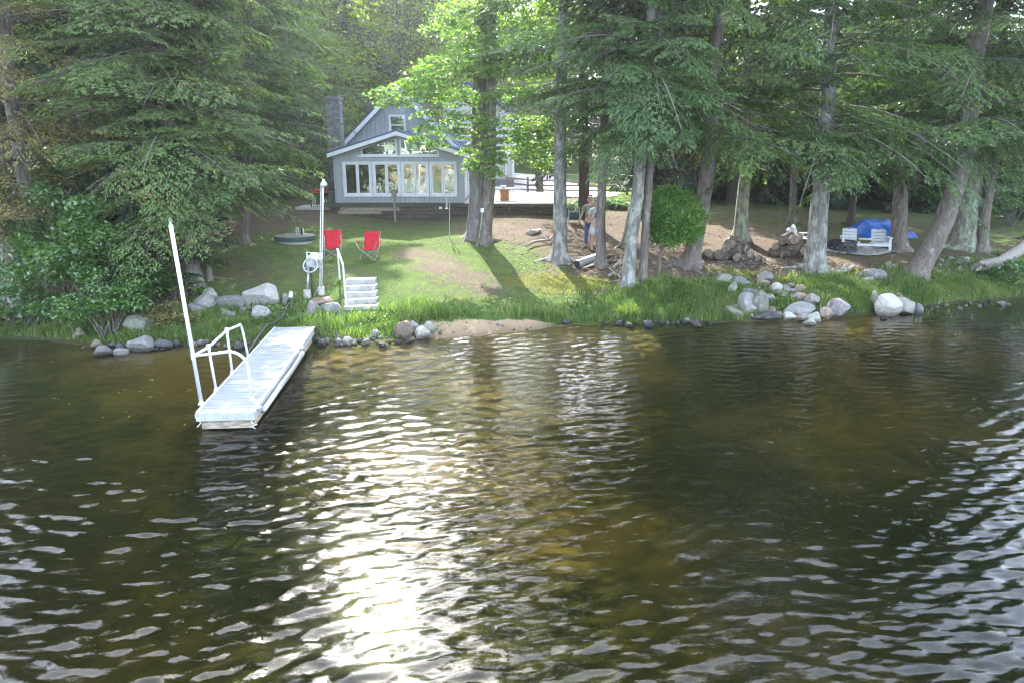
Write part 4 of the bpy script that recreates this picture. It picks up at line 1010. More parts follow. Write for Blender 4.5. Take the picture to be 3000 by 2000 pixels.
MB().box((X(1037, 330, GY), GY - .07, Z(330, GY, 1037)), (.5, .05, 1.6)).build('blue_door', M_BLUE, gar, gb)
m = MB(); frame(m, X(1062, 318, GY), X(1100, 318, GY), Z(330, GY, 1080), Z(290, GY, 1080), GY - .06, .1, .08); w_ = m.build('window', M_TRIM, gar, gb)
MB().box((X(1081, 318, GY), GY - .05, Z(310, GY, 1081)), (X(1100, 318, GY) - X(1062, 318, GY) - .2, .02, Z(290, GY, 1080) - Z(330, GY, 1080) - .2)).build('pane', M_GLASS, w_, gb)

# neighbour's cottage far right between the trunks
NY = 52; n0, n1 = X(2262, 400, NY), X(2420, 400, NY); nzb = T(n0 + 2, NY); nb0 = ((n0 + n1) / 2, NY, nzb)
cot = thing('cottage', 'dim tan cottage glimpsed between the trunks at the far right', 'cottage', nb0)
ntop = Z(385, NY, 2300)
for i in range(10):
    h_ = (ntop - nzb) / 10; MB().box((nb0[0], NY, nzb + (i + .5) * h_), (n1 - n0, .1, h_ - .02), Euler((R(3), 0, 0)).to_matrix()).build('clapboard', MAT('tan_siding', (.33,.3,.22), None, 5) if i == 0 else bpy.data.materials['tan_siding'], cot, nb0)
MB().box((nb0[0], NY + 3, (nzb + ntop) / 2), (n1 - n0 - .1, 5.9, ntop - nzb)).build('body', bpy.data.materials['tan_siding'], cot, nb0)
m = MB(); frame(m, X(2310, 400, NY), X(2340, 400, NY), nzb + .9, ntop - .3, NY - .07, .1, .06); w_ = m.build('window', M_TRIM, cot, nb0)
MB().box((X(2325, 400, NY), NY - .06, (nzb + .6 + ntop) / 2), (X(2340, 400, NY) - X(2310, 400, NY) - .2, .02, ntop - nzb - 1.4)).build('pane', M_GLASS, w_, nb0)
for s_ in (0, 1): MB().prism([(n0 - .4, NY - .5 + s_ * 3.5, ntop - .05 + s_ * 1.2), (n1 + .4, NY - .5 + s_ * 3.5, ntop - .05 + s_ * 1.2), (n1 + .4, NY + 3 + s_ * 3.5, ntop + 1.15 - s_ * 1.2), (n0 - .4, NY + 3 + s_ * 3.5, ntop + 1.15 - s_ * 1.2)], (0, 0, .1)).build('roof', M_DARK, cot, nb0)

# split rail fence on the lawn
fl_ = [(1164, 452), (1212, 455), (1290, 452), (1385, 453), (1440, 450), (1490, 449), (1530, 446)]
fen = None; prev = None
for i, (px, py) in enumerate(fl_):
    b = at(px, py, 42.5 + .2 * i); b.z = T(b.x, b.y)
    if fen is None: fen = thing('rail_fence', 'grey split rail fence with three rails across the sunny lawn', 'fence', b)
    hgt_ = .95
    MB().box((b.x, b.y, b.z + hgt_ / 2 - .1), (.13, .13, hgt_ + .2)).build('post', M_ORNG if i == 3 else M_CEDR, fen, fen.location, bevel=.012)
    if prev is not None:
        for hh in (.22, .5, .8):
            m = MB(); m.tube([prev + Vector((0, 0, hh + rnd.uniform(-.03, .03))), (prev + b) / 2 + Vector((0, 0, hh + rnd.uniform(-.02, .02))), b + Vector((0, 0, hh + rnd.uniform(-.03, .03)))], [.05, .055, .045], 6, noise=.12, rn=rnd)
            m.build('rail', M_CEDR, fen, fen.location)
    prev = b
fl2 = [(1150, 430), (1240, 428), (1330, 426), (1420, 424)]
fen2 = None; prev = None
for i, (px, py) in enumerate(fl2[1:]):
    b = at(px, py, 49.5); b.z = T(b.x, b.y)
    if fen2 is None: fen2 = thing('rail_fence', 'farther run of rail fence behind the small dark tree', 'fence', b)
    MB().box((b.x, b.y, b.z + .4), (.12, .12, 1.0)).build('post', M_CEDR, fen2, fen2.location)
    if prev is not None:
        for hh in (.3, .75): MB().tube([prev + Vector((0, 0, hh)), b + Vector((0, 0, hh))], .05, 6).build('rail', M_CEDR, fen2, fen2.location)
    prev = b

# ------------------------------------------------------------------ small dark tree by the fence, young foliage beside it
q = QB()
f0 = at(1240, 459, 40); f0.z = T(f0.x, f0.y)
maple('apple_tree', 'small dark crooked tree with a forked stem beside the rail fence', f0,
      [([f0 - Vector((0, 0, .2)), at(1238, 410, 40), at(1232, 370, 40), at(1215, 330, 40)], .24, .09), ([at(1241, 415, 40), at(1262, 385, 40), at(1266, 350, 40)], .08, .03), ([at(1236, 385, 40), at(1250, 350, 40)], .1, .04)],
      [(1215, 340, 60, 20, 40, .5), (1260, 350, 50, 20, 40, .5), (1235, 318, 60, 25, 40, .5), (1290, 372, 30, 12, 40, .5)], L_MAP, B_DARK, .16, 55, dens=.8)

# ------------------------------------------------------------------ dock
DZ = .34
dA, dB = atz(449, 941, DZ), atz(588, 946, DZ); dC, dD = atz(635, 757, DZ + .05), atz(719, 754, DZ + .05)
mid0, mid1 = (dA + dB) / 2, (dC + dD) / 2
dx = (mid1 - mid0); dl = dx.length; dx.normalize(); dyv = Vector((-dx.y, dx.x, 0)).normalized(); dwid = ((dA - dB).length * .98 + (dC - dD).length) / 2
print('DOCK len', dl, 'width near', (dA - dB).length, 'far', (dC - dD).length)
dock = thing('dock', 'long narrow floating dock with pale blue-grey deck planks', 'dock', mid0)
M_DECK = MAT('pale_deck_plank', (.25,.27,.28), (.2,.215,.222), 2.2, .6, .1, (1.2, 2, 2), vary=.04)
M_ALU = MAT('weathered_aluminium', (.55,.58,.6), (.42,.45,.47), 9, .45, .04, metal=.4)
M_TAN = MAT('stained_skirt', (.5,.42,.33), (.2,.16,.12), 6, .7, .1, (1, 1, 4))
def dp(a, s, z=0): return mid0 + dx * a + dyv * s + Vector((0, 0, z + (mid1.z - mid0.z) * a / dl))
rot = Matrix((dx, dyv, Vector((0, 0, 1)))).transposed()
npl = 36; pw = dl / npl; wN, wF = (dA - dB).length, (dC - dD).length
print('plank', pw)
for i in range(npl):
    w_i = dwid
    MB().box(dp((i + .5) * pw, 0, -.018 + rnd.uniform(-.002, .002)), (pw - .007, w_i - .06, .036), rot).build('plank', M_DECK, dock, mid0)
for s_ in (-1, 1):
    MB().beam(dp(0, s_ * (dwid / 2 - .012), -.07), dp(dl, s_ * (dwid / 2 - .012), -.07), .05, .16).build('side_rail', M_ALU, dock, mid0)
MB().beam(dp(-.03, -dwid / 2, -.07), dp(-.03, dwid / 2, -.07), .06, .15).build('end_rail', M_ALU, dock, mid0)
MB().beam(dp(.05, -dwid / 2 + .05, -.22), dp(.05, dwid / 2 - .05, -.22), .05, .2).build('end_skirt', M_TAN, dock, mid0)
for s_ in (-1, 1): MB().beam(dp(.08, s_ * (dwid / 2 - .06), -.22), dp(dl - .3, s_ * (dwid / 2 - .06), -.22), .06, .16).build('side_skirt', M_TAN, dock, mid0)
for k in (.12, .42, .72):
    MB().box(dp(dl * k, 0, -.36), (dl * .2, dwid - .2, .22), rot).build('float', M_DARK, dock, mid0, bevel=.03)
MB().box(dp(dl - .06, 0, -.12), (.16, dwid + .14, .22), rot).build('shore_board', M_TIMB, dock, mid0)
# bumper tube along the right side of the outer section
MB().tube([dp(.25, -dwid / 2 - .07, -.1), dp(dl * .45, -dwid / 2 - .09, -.1), dp(dl * .66, -dwid / 2 - .07, -.1)], .05, 10).build('bumper', M_GALV, dock, mid0, smooth=True)
for a_ in (.15, dl * .68):
    MB().box(dp(a_, -dwid / 2 - .03, -.03), (.12, .09, .07), rot).build('bracket', M_GALV, dock, mid0)
# railing of bent white pipe
def foot(px, py, z=DZ): return atz(px, py, z)
pr = .026
rail = MB().tube([foot(463, 928) , foot(463, 928) + Vector((0, 0, .02))], .06, 10).build('railing', M_WPNT, dock, mid0)
pf = foot(463, 928)
topP = at(392, 517, pf.y + .05)
# the tall pole leans; keep its foot and top
MB().tube([pf, pf.lerp(topP, .5), topP], .033, 12).build('tall_pole', M_WPNT, rail, mid0, smooth=True)
MB().lathe([(.02, 0), (.022, .03), (.01, .05)], 8, topP).build('eye_cap', M_GALV, rail, mid0)
ring = [topP + Vector((.022 * math.cos(a), 0, .075 + .022 * math.sin(a))) for a in np.linspace(0, 6.2, 12)]
MB().tube(ring, .006, 6, caps=False).build('eye_ring', M_GALV, rail, mid0)
jt = pf.lerp(topP, (928 - 812) / (928 - 517.0))
f2, f3, f4, f5 = foot(497, 897), foot(534, 858), foot(571, 824), foot(579, 919)
hr = .93
j2 = at(479, 797, f2.y); j3 = at(521, 759, f3.y)
# back rail rises along the left side and drops at its far end
bend = lambda a, b, c, n=8: [(1 - t_) ** 2 * a + 2 * (1 - t_) * t_ * b + t_ * t_ * c for t_ in np.linspace(0, 1, n)]
t4 = at(556, 745, f4.y)
pts = [jt, j2, j3] + bend(j3.lerp(t4, .78), at(552, 738, f4.y), at(559, 766, f4.y)) + [f4]
MB().tube(pts, pr, 10).build('side_handrail', M_WPNT, rail, mid0, smooth=True)
for f_, j_ in ((f2, j2), (f3, j3)):
    MB().tube([f_, j_], pr * .95, 10).build('rail_post', M_WPNT, rail, mid0, smooth=True)
e1 = at(528, 807, (jt.y + f5.y) / 2 - .02)
pts = [jt, jt.lerp(e1, .6)] + bend(e1, at(566, 812, f5.y), at(571, 850, f5.y)) + [f5]
MB().tube(pts, pr, 10).build('end_handrail', M_WPNT, rail, mid0, smooth=True)
for f_ in (f2, f3, f4, f5, pf):
    MB().lathe([(.05, 0), (.05, .012), (.036, .014), (.036, .07)], 12, f_).build('floor_flange', M_WPNT, rail, mid0, smooth=False)
for j_ in (jt, j2, j3):
    MB().lathe([(.038, -.05), (.038, .05)], 12, j_).build('pipe_collar', M_WPNT, rail, mid0)
# ropes tied at the corners
M_ROPE = MAT('pale_rope', (.55,.62,.58), (.35,.42,.38), 30, .8, .1)
c1 = dp(-.02, -dwid / 2 + .03, .02)
rp = [c1 + Vector((rnd.uniform(-.06, .06), rnd.uniform(-.04, .02), -.03 * i)) for i in range(12)]
o = MB().tube(rp, .011, 6).build('rope', M_ROPE, None); tag(o, 'pale rope knotted round the near right corner of the dock', 'rope')
c2 = dp(-.04, dwid / 2 - .03, .0)
rp = [c2 + Vector((-.04 * math.sin(i), -.02, -.035 * i)) for i in range(8)]
o = MB().tube(rp, .01, 6).build('rope', M_ROPE, None); tag(o, 'short rope end hanging from the near left corner of the dock', 'rope')
# black hose
hp = [at(588, 815, 15.6), at(612, 775, 17.0), at(640, 748, 17.6), at(656, 722, 18.2), at(664, 706, 18.6)]
hp[0] = dp(dl * .55, dwid / 2 + .1, -.1)
hs = bend(hp[0], dp(dl * .8, dwid / 2 + .14, .05), dp(dl * .95, dwid / 2 + .12, .1), 8)[:-1] + bend(dp(dl * .95, dwid / 2 + .12, .1), at(650, 742, 18.0), G(665, 706) + Vector((0, 0, .18)), 9)
hose = thing('hose', 'thick black hose running from the dock side up to a pipe fitting on the bank', 'hose', hs[0])
MB().tube(hs, .032, 8).build('tube', M_HOSE, hose, hs[0], smooth=True)
e = hs[-1]; MB().tube([e, e + Vector((.02, .06, .06))], .045, 10).build('coupling', M_TEAL, hose, hs[0]); MB().tube([e + Vector((.02, .06, .06)), e + Vector((.03, .16, .2))], .055, 12).build('pipe_fitting', M_WPNT, hose, hs[0])

# ------------------------------------------------------------------ steps with a handrail
sA = G(790, 712); 
steps = thing('steps', 'five pale precast concrete steps up the grassy bank', 'steps', sA)
n_s = 5
sb0, sb1 = G(789, 713), G(866, 711)
stw = (sb1 - sb0).length; dirx = (sb1 - sb0).normalized(); diry = Vector((-dirx.y, dirx.x, 0)).normalized()
st_top = at(820, 640, sb0.y + 1.55)
rise = max(.1, (st_top.z - sb0.z) / 4.6); run = .3
slant = -.06
rot_s = Matrix((dirx, diry, Vector((0, 0, 1)))).transposed()
for i in range(n_s):
    c = sb0.lerp(sb1, .5) + diry * (run * i + .2) - dirx * (.055 * i + .0) + Vector((0, 0, rise * (i + 1) - rise * .55 - .03))
    MB().box(c, (stw * (1 - .012 * i) * rnd.uniform(.98, 1.02), .42, rise * 1.1), rot_s @ Euler((0, 0, rnd.uniform(-.012, .012))).to_matrix()).build('step', M_PALE, steps, sA, bevel=.018)
h0 = at(796, 703, sb0.y + .12); h1 = at(775, 572, sb0.y + 1.35)
hr_ = thing('handrail', 'white pipe handrail on the left of the concrete steps', 'handrail', h0)
hA, hB = sb0.lerp(sb1, .06) + diry * .1 + Vector((0, 0, .05)), None
hB = at(790, 608, sb0.y + .2)
MB().tube([at(796, 706, hA.y), at(788, 610, hA.y + .03)], .026, 10).build('front_post', M_WPNT, hr_, h0)
bk = at(781, 650, hA.y + 1.5); bk.z = T(bk.x, bk.y)
tp = at(775, 573, bk.y)
MB().tube([bk, tp], .026, 10).build('back_post', M_WPNT, hr_, h0)
MB().tube([at(788, 610, hA.y + .03) , tp], .028, 10).build('top_rail', M_WPNT, hr_, h0)

# ------------------------------------------------------------------ white service pole with lamp, switch board, winch wheel
b = G(738, 676); lt = at(742, 420, b.y)
pole = thing('lamp_post', 'slim white service pole with a round floodlight at its top beside the red chairs', 'lamp post', b)
MB().tube([b - Vector((0, 0, .1)), lt], .021, 10).build('pole', M_WPNT, pole, b, smooth=True)
MB().tube([lt + Vector((-.055, -.02, -.05)), at(735, 600, b.y - .05), at(735, 655, b.y - .05), G(722, 683) + Vector((0, 0, .03))], .018, 8).build('conduit', M_GALV, pole, b, smooth=True)
MB().lathe([(.1, -.02), (.11, .06), (.1, .2)], 14, b).build('concrete_base', M_CONC, pole, b)
lh = lt + Vector((.03, -.05, -.03))
MB().lathe([(.0, .06), (.05, .055), (.09, .0), (.095, -.02), (.06, -.06), (.0, -.07)], 14, lh, cap=False).build('lamp_head', M_WHITE_S, pole, b, smooth=True)
MB().tube([lt + Vector((0, 0, -.02)), lt + Vector((0, 0, .07)), lt + Vector((.05, -.03, .05))], .02, 8).build('lamp_bracket', M_GALV, pole, b)
ba, bb, bc_, bd = at(703, 579, b.y - .06), at(741, 583, b.y - .06), at(739, 617, b.y - .06), at(704, 610, b.y - .06)
brd = thing('switch_board', 'white panel board with grey outlet boxes mounted on the service pole', 'panel', bc_)
MB().prism([ba, bb, bc_, bd], (0, .02, 0)).build('panel', M_WPNT, brd, bc_)
for (p_, w_) in ((at(727, 603, b.y - .1), .13), (at(737, 603, b.y - .1), .1)): MB().box(p_, (w_ * .9, .06, .17)).build('outlet_box', M_GREY, brd, bc_, bevel=.01)
MB().lathe([(.03, -.03), (.035, .02), (.02, .03)], 10, at(709, 583, b.y - .09)).build('knob', M_DARK, brd, bc_)
wb = G(706, 682); wt = at(708, 612, wb.y)
whl = thing('winch_wheel', 'grey spoked hand wheel on a galvanised post in a round concrete footing', 'winch', wb)
MB().tube([wb, wt], .032, 10).build('post', M_GALV, whl, wb, smooth=True)
MB().lathe([(.1, -.05), (.105, .1), (.1, .2)], 16, wb).build('concrete_footing', M_CONC, whl, wb)
wc = at(713, 610, wb.y - .12); tl = Euler((R(62), 0, R(-8))).to_matrix()
ring = [wc + tl @ Vector((.2 * math.cos(a), .2 * math.sin(a), 0)) for a in np.linspace(0, 2 * math.pi, 25)]
MB().tube(ring, .026, 8, caps=False).build('rim', M_GALV, whl, wb, smooth=True)
for k in range(3):
    a = k * 2.094 + 1.57; MB().tube([wc, wc + tl @ Vector((.2 * math.cos(a), .2 * math.sin(a), 0))], .02, 6).build('spoke', M_GALV, whl, wb)
MB().lathe([(.05, -.04), (.05, .04)], 10, wc).build('hub', M_GALV, whl, wb)
o = MB().tube([wt + Vector((.06, .02, -.05)), wt + Vector((.07, .02, -.3)), at(716, 660, wb.y), G(718, 682)], .02, 8).build('cable', M_HOSE, None, smooth=True); tag(o, 'black cable hanging beside the winch wheel post', 'cable')

# ------------------------------------------------------------------ round tank lid and two pipe posts
lc = G(678, 556); lidw = 43 / FPX * math.hypot(lc.x, lc.y) * 1.02
lid = thing('tank_lid', 'low round tank cover with a dark green rim in the grass', 'lid', lc)
MB().lathe([(lidw * .96, -.15), (lidw * .96, .06)], 40, lc).build('collar', M_CONC, lid, lc)
MB().lathe([(lidw, .06), (lidw, .2), (lidw * .985, .22)], 40, lc).build('rim', M_TEAL, lid, lc)
MB().lathe([(lidw * .97, .205), (lidw * .97, .235), (lidw * .5, .25)], 40, lc).build('top', M_LIDT, lid, lc)
p_ = G(683, 557); q_ = at(683, 530, p_.y)
cp_ = thing('conduit_post', 'pair of grey conduits ending in a small box, standing by the tank lid', 'post', p_)
MB().tube([p_ + Vector((-.03, 0, -.05)), q_ + Vector((-.03, 0, 0))], .016, 8).build('conduit', M_GALV, cp_, p_); MB().tube([p_ + Vector((.03, 0, -.05)), q_ + Vector((.03, 0, 0))], .016, 8).build('conduit', M_GALV, cp_, p_)
MB().box(q_ + Vector((0, -.01, .03)), (.11, .07, .16)).build('junction_box', M_GREY, cp_, p_, bevel=.01)
p_ = G(699, 556); q_ = at(696, 525, p_.y)
o = MB().tube([p_ - Vector((0, 0, .05)), q_], .028, 10).build('pipe_post', M_WPNT, None); tag(o, 'slightly tilted white pipe post in the grass right of the tank lid', 'post')
MB().tube([p_ + Vector((-.05, .04, -.05)), q_ + Vector((-.06, .04, .0))], .04, 8).build('black_sleeve', M_HOSE, o)

# ------------------------------------------------------------------ folding chairs
def camp_chair(px, py, label, rz):
    b = G(px, py); th = thing('folding_chair', label, 'chair', b, rz, 'red folding chairs on the lawn')
    # local: front is -y
    m = MB()
    sv = []; 
    nx_, ny_ = 5, 9
    for j in range(ny_ + 1):
        v = j / ny_
        if v < .45: y = -.22 + v / .45 * .42; z = .40 - .05 * math.sin(v / .45 * 3.1) + .0
        else: w = (v - .45) / .55; y = .20 + w * .17; z = .36 + w * .52
        half = .255 if v > .55 or v < .1 else .235
        for i in range(nx_ + 1):
            u = i / nx_ * 2 - 1; sag = -.045 * (1 - u * u)
            if v < .45: sv.append((u * half, y, z + sag * (1 - .4 * v)))
            else: sv.append((u * half * (1 + .08 * (v > .8)), y - sag * .6, z + (.02 * abs(u) if j == ny_ else 0)))
    fs = [(j * (nx_ + 1) + i, j * (nx_ + 1) + i + 1, (j + 1) * (nx_ + 1) + i + 1, (j + 1) * (nx_ + 1) + i) for j in range(ny_) for i in range(nx_)]
    m.add(sv, fs); o = m.build('seat_and_back', M_RED, th, smooth=True)
    o.modifiers.new('thickness', 'SOLIDIFY').thickness = .012
    MB().box((0, .345, .80), (.42, .012, .012), Euler((R(-18), 0, 0)).to_matrix()).build('headrest_seam', M_RED, o)
    for s_ in (-1, 1):
        MB().box((s_ * .345, -.04, .61), (.085, .44, .025), Euler((R(-6), 0, s_ * R(-14))).to_matrix()).build('armrest', M_RED, th, bevel=.008)
        MB().tube([(s_ * .27, -.24, .0), (s_ * .26, .24, .41), (s_ * .27, .37, .9)], .011, 6).build('rear_leg', M_GALV, th)
        MB().tube([(s_ * .28, .26, .0), (s_ * .25, -.22, .40), (s_ * .36, -.25, .62)], .011, 6).build('front_leg', M_GALV, th)
        MB().lathe([(.018, 0), (.016, .03)], 8, (s_ * .27, -.24, 0)).build('foot', M_DARK, th)
        MB().lathe([(.018, 0), (.016, .03)], 8, (s_ * .28, .26, 0)).build('foot', M_DARK, th)
    for y_ in (-.235, .25):
        MB().tube([(-.27, y_, .03), (.25, y_, .38)], .009, 6).build('cross_tube', M_GALV, th); MB().tube([(.27, y_ + .015, .03), (-.25, y_ + .015, .38)], .009, 6).build('cross_tube', M_GALV, th)
    return th
camp_chair(765, 595, 'red folding camp chair nearer the white service pole', R(8))
camp_chair(849, 598, 'red folding camp chair standing alone on the grass, right of the other', R(-10))

# ------------------------------------------------------------------ things in front of the cottage
b = G(908, 510); t_ = at(905, 452, b.y)
th = thing('birdhouse_post', 'small birdhouse with a peaked roof on a greyed wooden post', 'birdhouse', b)
MB().beam(b - Vector((0, 0, .2)), t_, .075, .075, (0, 1, 0)).build('post', M_POST, th, b)
h_ = t_ + Vector((0, 0, .1)); MB().prism([h_ + Vector((-.09, -.09, -.12)), h_ + Vector((.09, -.09, -.12)), h_ + Vector((.09, -.09, .06)), h_ + Vector((0, -.09, .14)), h_ + Vector((-.09, -.09, .06))], (0, .18, 0)).build('box', M_POST, th, b)
for s_ in (-1, 1): MB().beam(h_ + Vector((s_ * .13, 0, .045)), h_ + Vector((0, 0, .165)), .24, .02).build('roof', M_DARK, th, b)
MB().lathe([(.022, -.005), (.022, .005)], 10, h_ + Vector((0, -.095, .03))).build('entrance', M_DARK, th, b)
b = G(1032, 548); t_ = at(1033, 448, b.y)
th = thing('plant_hook', 'thin steel crook pole with a small feeder tube in front of the timber wall', 'pole', b)
MB().tube([b - Vector((0, 0, .1)), t_] + bend(t_, t_ + Vector((0, 0, .16)), t_ + Vector((-.16, 0, .12)), 6)[1:] + [t_ + Vector((-.2, 0, .05))], .014, 8).build('crook', M_GALV, th, b)
f_ = at(1026, 478, b.y); MB().tube([f_, f_ + Vector((0, 0, .36))], .032, 10).build('feeder_tube', M_GREY, th, b); MB().lathe([(.06, -.03), (.05, .0)], 10, f_).build('feeder_tray', M_WHITE_S, th, b)
MB().tube([f_ + Vector((0, 0, .36)), t_ + Vector((-.1, 0, .15))], .004, 5).build('wire', M_DARK, th, b)
o = MB().box(at(1012, 478, RY - .03), (.13, .05, .09)).build('outlet_box', M_WHITE_S, None, bevel=.008); tag(o, 'small pale outlet box fixed to the timber wall beside the crook pole', 'box')
# red kettle grill and a dark gas grill at the left of the chimney
gp = at(742, 476, 30.6); gp.z = T(gp.x, gp.y) + .06
gpad = MB().box((gp.x - .1, gp.y + .3, gp.z - .05), (1.9, 1.5, .1)).build('paving_slab', M_CONC); tag(gpad, kind='structure')
th = thing('kettle_grill', 'red-lidded charcoal grill on thin legs left of the chimney', 'grill', gp)
gc = gp + Vector((-.12, 0, .55))
MB().prism([gc + Vector((-.32, -.2, 0)), gc + Vector((.32, -.2, 0)), gc + Vector((.26, -.2, -.16)), gc + Vector((-.26, -.2, -.16))], (0, .42, 0)).build('bowl', M_DARK, th, gp, bevel=.02)
MB().prism([gc + Vector((-.33, -.21, .01)), gc + Vector((.33, -.21, .01)), gc + Vector((.29, -.21, .12)), gc + Vector((.2, -.21, .17)), gc + Vector((-.2, -.21, .17)), gc + Vector((-.29, -.21, .12))], (0, .44, 0)).build('lid', M_REDP, th, gp, bevel=.025)
for s_, yy in ((-1, -.15), (1, -.15), (-1, .15), (1, .15)): MB().tube([gc + Vector((s_ * .2, yy, -.15)), gc + Vector((s_ * .28, yy * 1.3, -.55))], .014, 6).build('leg', M_WHITE_S, th, gp)
MB().tube([gc + Vector((-.1, -.24, .1)), gc + Vector((.1, -.24, .1))], .014, 6).build('handle', M_DARK, th, gp)
for s_ in (-1, 1): MB().tube([gc + Vector((s_ * .3 - .02, -.2, -.5)), gc + Vector((s_ * .3 + .02, -.2, -.5))], .06, 12).build('wheel', M_DARK, th, gp)
gq = gp + Vector((.42, .45, 0)); th = thing('gas_grill', 'dark covered gas grill tucked against the chimney', 'grill', gq)
MB().box(gq + Vector((0, 0, .35)), (.42, .4, .66)).build('cabinet', M_TEAL, th, gq, bevel=.02); MB().box(gq + Vector((0, 0, .86)), (.46, .42, .32)).build('hood', M_DARK, th, gq, bevel=.06)
MB().box(gq + Vector((-.33, 0, .66)), (.2, .36, .04)).build('side_shelf', M_DARK, th, gq)
# rustic stump table with a bowl
b = at(1159, 468, 31.2); b.z = rt + .02
th = thing('stump_table', 'rustic table, a stone slab on a tree stump, on the patio', 'table', b)
MB().lathe([(.2, 0), (.19, .2), (.2, .48)], 14, b).build('stump', M_ORNG, th, b)
sl_ = [(math.cos(a) * .72 * (1 + .12 * math.sin(a * 3)), math.sin(a) * .34 * (1 + .1 * math.cos(a * 5)), 0) for a in np.linspace(0, 2 * math.pi, 22)[:-1]]
MB().prism([b + Vector(p) + Vector((0, 0, .48)) for p in sl_], (0, 0, .07)).build('slab', M_CONC, th, b, bevel=.01)
bp = b + Vector((-.05, -.05, .55)); o = MB().lathe([(.09, 0), (.13, .1), (.12, .1), (.08, .02)], 14, bp).build('bowl', M_WHITE_S, None, smooth=True); tag(o, 'small white bowl on the stump table', 'bowl')

# hose reel by the end of the wall
b = G(1318, 513); th = thing('hose_reel', 'green garden hose reel cart leaning by the end of the timber wall', 'hose reel', b)
for s_ in (-1, 1):
    MB().tube([b + Vector((s_ * .22, -.12, .0)), b + Vector((s_ * .22, .1, .62))] , .016, 6).build('frame_tube', M_GREY, th, b)
    ring = [b + Vector((s_ * .2, .21 * math.cos(a), .3 + .21 * math.sin(a))) for a in np.linspace(0, 6.283, 17)]; MB().tube(ring, .014, 6, caps=False).build('reel_rim', M_GREY, th, b)
MB().tube([b + Vector((-.22, .1, .62)), b + Vector((.22, .1, .62))], .016, 6).build('handle', M_GREY, th, b)
MB().tube([b + Vector((-.22, -.12, .02)), b + Vector((.22, -.12, .02))], .016, 6).build('foot_bar', M_GREY, th, b)
for k in range(9):
    xx = -.17 + k * .042; ring = [b + Vector((xx, .17 * math.cos(a), .3 + .17 * math.sin(a))) for a in np.linspace(0, 6.283, 15)]; MB().tube(ring, .02, 6, caps=False).build('hose_coil', M_TEAL, th, b)

# ------------------------------------------------------------------ fire ring, gravel, white seats, tarpaulin
fc = G(1932, 577)
t = NT('pale_gravel'); tf = t.noise(60, 4, t.coord('Object'), .7); t.pbsdf(t.ramp(tf, [(.3, (.26,.255,.25)), (.7, (.52,.51,.5))]), .95, t.bump(tf, .8, .02), 0, .1); M_GRAV = t.m
def ell(cx, cy, rx, ry): return [(cx + rx * math.cos(a) * (1 + .08 * math.sin(3 * a)), cy + ry * math.sin(a) * (1 + .08 * math.cos(4 * a))) for a in np.linspace(0, 6.283, 26)[:-1]]
gpd = sheet('gravel_pad', ell(fc.x + .35, fc.y + .15, 1.75, 1.0), M_GRAV, .045, .1)
pr_ = np.random.default_rng(3); Q = []
for i in range(1500):
    a, r_ = pr_.uniform(0, 6.28), math.sqrt(pr_.random()); x, y = fc.x + .35 + 1.75 * r_ * math.cos(a), fc.y + .15 + 1.0 * r_ * math.sin(a)
    c = np.array([x, y, T(x, y) + .055]) if i % 10 == 0 else None
    if c is None: c = np.array([x, y, Q[-1][0][2] if False else T(fc.x, fc.y) + .055 + (y - fc.y) * .035])
    d = pr_.normal(0, 1, (3, 3)) * .022; Q.append(c + d)
o = link('gravel', np_mesh('gravel', np.concatenate(Q), np.arange(len(Q) * 3).reshape(-1, 3)), M_GRAV); tag(o, 'loose pale gravel round the fire ring', 'gravel', kind='stuff')
th = thing('fire_ring', 'black steel fire ring with cut-out pattern on the gravel', 'fire ring', fc)
rr = 28 / FPX * math.hypot(fc.x, fc.y); 
n_seg = 26
m = MB()
for k in range(n_seg):
    a0, a1 = 2 * math.pi * k / n_seg, 2 * math.pi * (k + 1) / n_seg
    def qd(r0_, z0, z1, a, b_): 
        m.add([(fc.x + r0_ * math.cos(a), fc.y + r0_ * math.sin(a), fc.z + z0), (fc.x + r0_ * math.cos(b_), fc.y + r0_ * math.sin(b_), fc.z + z0), (fc.x + r0_ * math.cos(b_), fc.y + r0_ * math.sin(b_), fc.z + z1), (fc.x + r0_ * math.cos(a), fc.y + r0_ * math.sin(a), fc.z + z1)], [(0, 1, 2, 3)])
    qd(rr, -.02, .14, a0, a1); qd(rr, .3, .36, a0, a1)
    if k % 2: qd(rr, .14, .3, a0, a1)
    else: qd(rr, .14, .3, a0, a0 + (a1 - a0) * .35)
o = m.build('ring_wall', M_DARK, th, fc); o.modifiers.new('thickness', 'SOLIDIFY').thickness = .012
ring = [fc + Vector((rr * math.cos(a), rr * math.sin(a), .365)) for a in np.linspace(0, 6.283, 33)]; MB().tube(ring, .018, 6, caps=False).build('top_rim', M_DARK, th, fc)
MB().lathe([(rr * .9, .03), (rr * .4, .08), (.01, .1)], 18, fc).build('ash', MAT('ash', (.2,.2,.2), (.08,.08,.08), 12, .95, .5), th, fc)
M_SEAT = MAT('white_garden_paint', (.66,.7,.74), (.52,.56,.6), 5, .6, .06, vary=.04)
